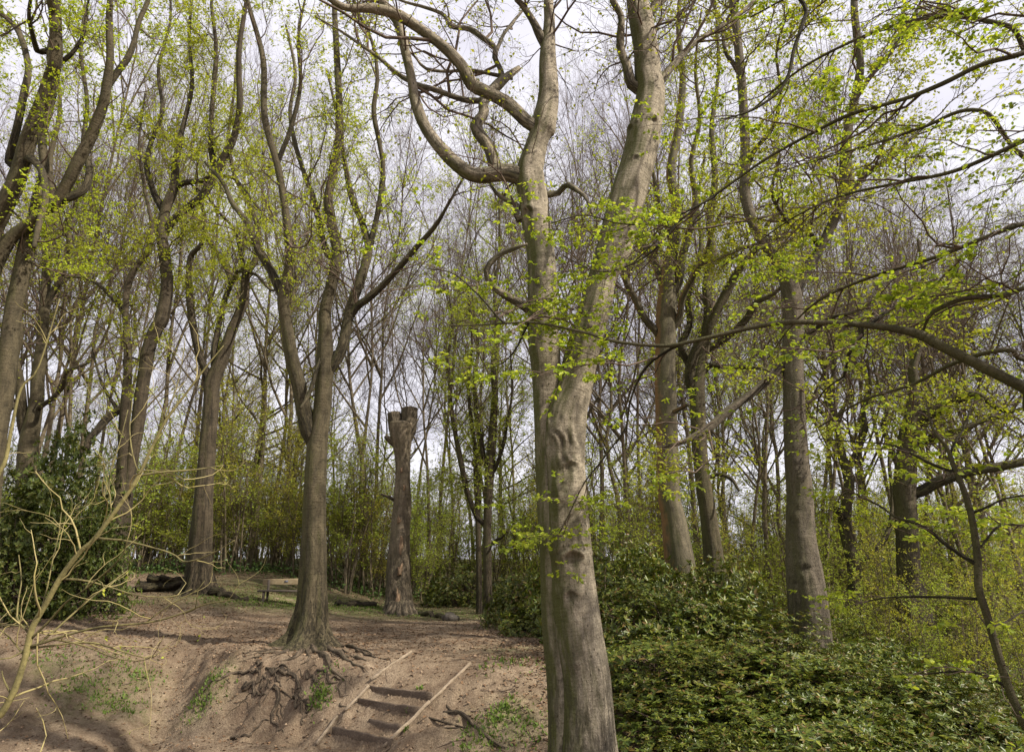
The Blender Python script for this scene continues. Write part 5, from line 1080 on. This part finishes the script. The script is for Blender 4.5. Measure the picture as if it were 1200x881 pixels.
V, Fq = leaf_mesh(p, d, norm(g.normal(size=(len(xy), 3))+UP*.3), g.uniform(.03, .085, len(xy)), .42, False, .1); obj('grass', mesh_np('grass', V, [Fq], M_GRASS), kind='stuff')
n = 420; xy = np.vstack([np.column_stack([g.uniform(-11, 3, 260), g.uniform(10, 25, 260)]), np.column_stack([g.normal(.8, .9, 160), g.uniform(9, 16, 160)])])
a_ = g.uniform(0, 6.28, n); L_ = g.uniform(.08, .5, n); e_ = np.column_stack([np.cos(a_), np.sin(a_)])*L_[:, None]
Pt = np.stack([np.column_stack([xy+e_*t_+g.normal(size=(n, 2))*.012, [drop(*q)+.006 for q in xy+e_*t_]]) for t_ in (0, .35, .7, 1)], 1)
sv, sq = tubes(Pt, g.uniform(.003, .009, (n, 1))*np.array([[1, .9, .8, .5]]), 4); obj('fallen_twigs', mesh_np('fallen_twigs', sv, [sq], M_TWIG, True), kind='stuff')
n = 2200; xy = np.vstack([np.column_stack([g.uniform(-9, 2, 1500), g.uniform(9.3, 14.5, 1500)]), np.column_stack([g.uniform(-11, 3, 700), g.uniform(14, 24, 700)])])
zz = np.array([drop(*q) for q in xy]); sz_ = .006+.030*g.uniform(size=n)**4; c = np.column_stack([xy, zz+sz_*.25])
dd_ = np.array([[1, 0, 0], [0, 1, 0], [-1, 0, 0], [0, -1, 0], [.2, .1, .75], [0, 0, -.6]]); V = (c[:, None]+dd_[None]*sz_[:, None, None]*g.uniform(.6, 1.4, (n, 6, 1))).reshape(-1, 3)
Fq = (np.arange(n)[:, None, None]*6+np.array([[0, 1, 4], [1, 2, 4], [2, 3, 4], [3, 0, 4], [1, 0, 5], [2, 1, 5], [3, 2, 5], [0, 3, 5]])[None]).reshape(-1, 3)
obj('pebbles', mesh_np('pebbles', V, [Fq], M_STONE2), kind='stuff')
# ivy, bramble and seedlings along the foot of the wood
n = 26000; uu = g.uniform(-100, 1350, n); dd = 24.6+g.gamma(2.0, 3.2, n); x = (uu-600)/F*dd/.99
right = x > 3.5; dd = np.where(right, 12.+g.uniform(0, 16, n), dd); x = np.where(right, (uu-600)/F*dd/.99, x)
ok = ~((uu > 520) & (uu < 612) & (dd < 29)); x, dd = x[ok], dd[ok]
hgt = np.clip(.35+.5*fbm(np.column_stack([x*.5, dd*.5, 0*x]), 3, 8), .06, 1.3)*g.uniform(.05, 1, len(x))
z = h(x, dd)+hgt; p = np.column_stack([x, dd, z]); d = g.normal(size=(len(x), 3)); d[:, 2] *= .5; nr = UP*.8+g.normal(size=(len(x), 3))*.6
V, Fq = leaf_mesh(p, d, nr, g.uniform(.06, .13, len(x)), .7, False, .2); obj('undergrowth', mesh_np('undergrowth', V, [Fq], M_IVY), kind='stuff')
tri = sum(len(o.data.polygons)*2 for o in bpy.data.objects if o.type == 'MESH' and o.data.users == 1)
print('D', DB, DC, DD, DE, DK, DBn); print('TRIS~', tri, 'objects', len(bpy.data.objects))
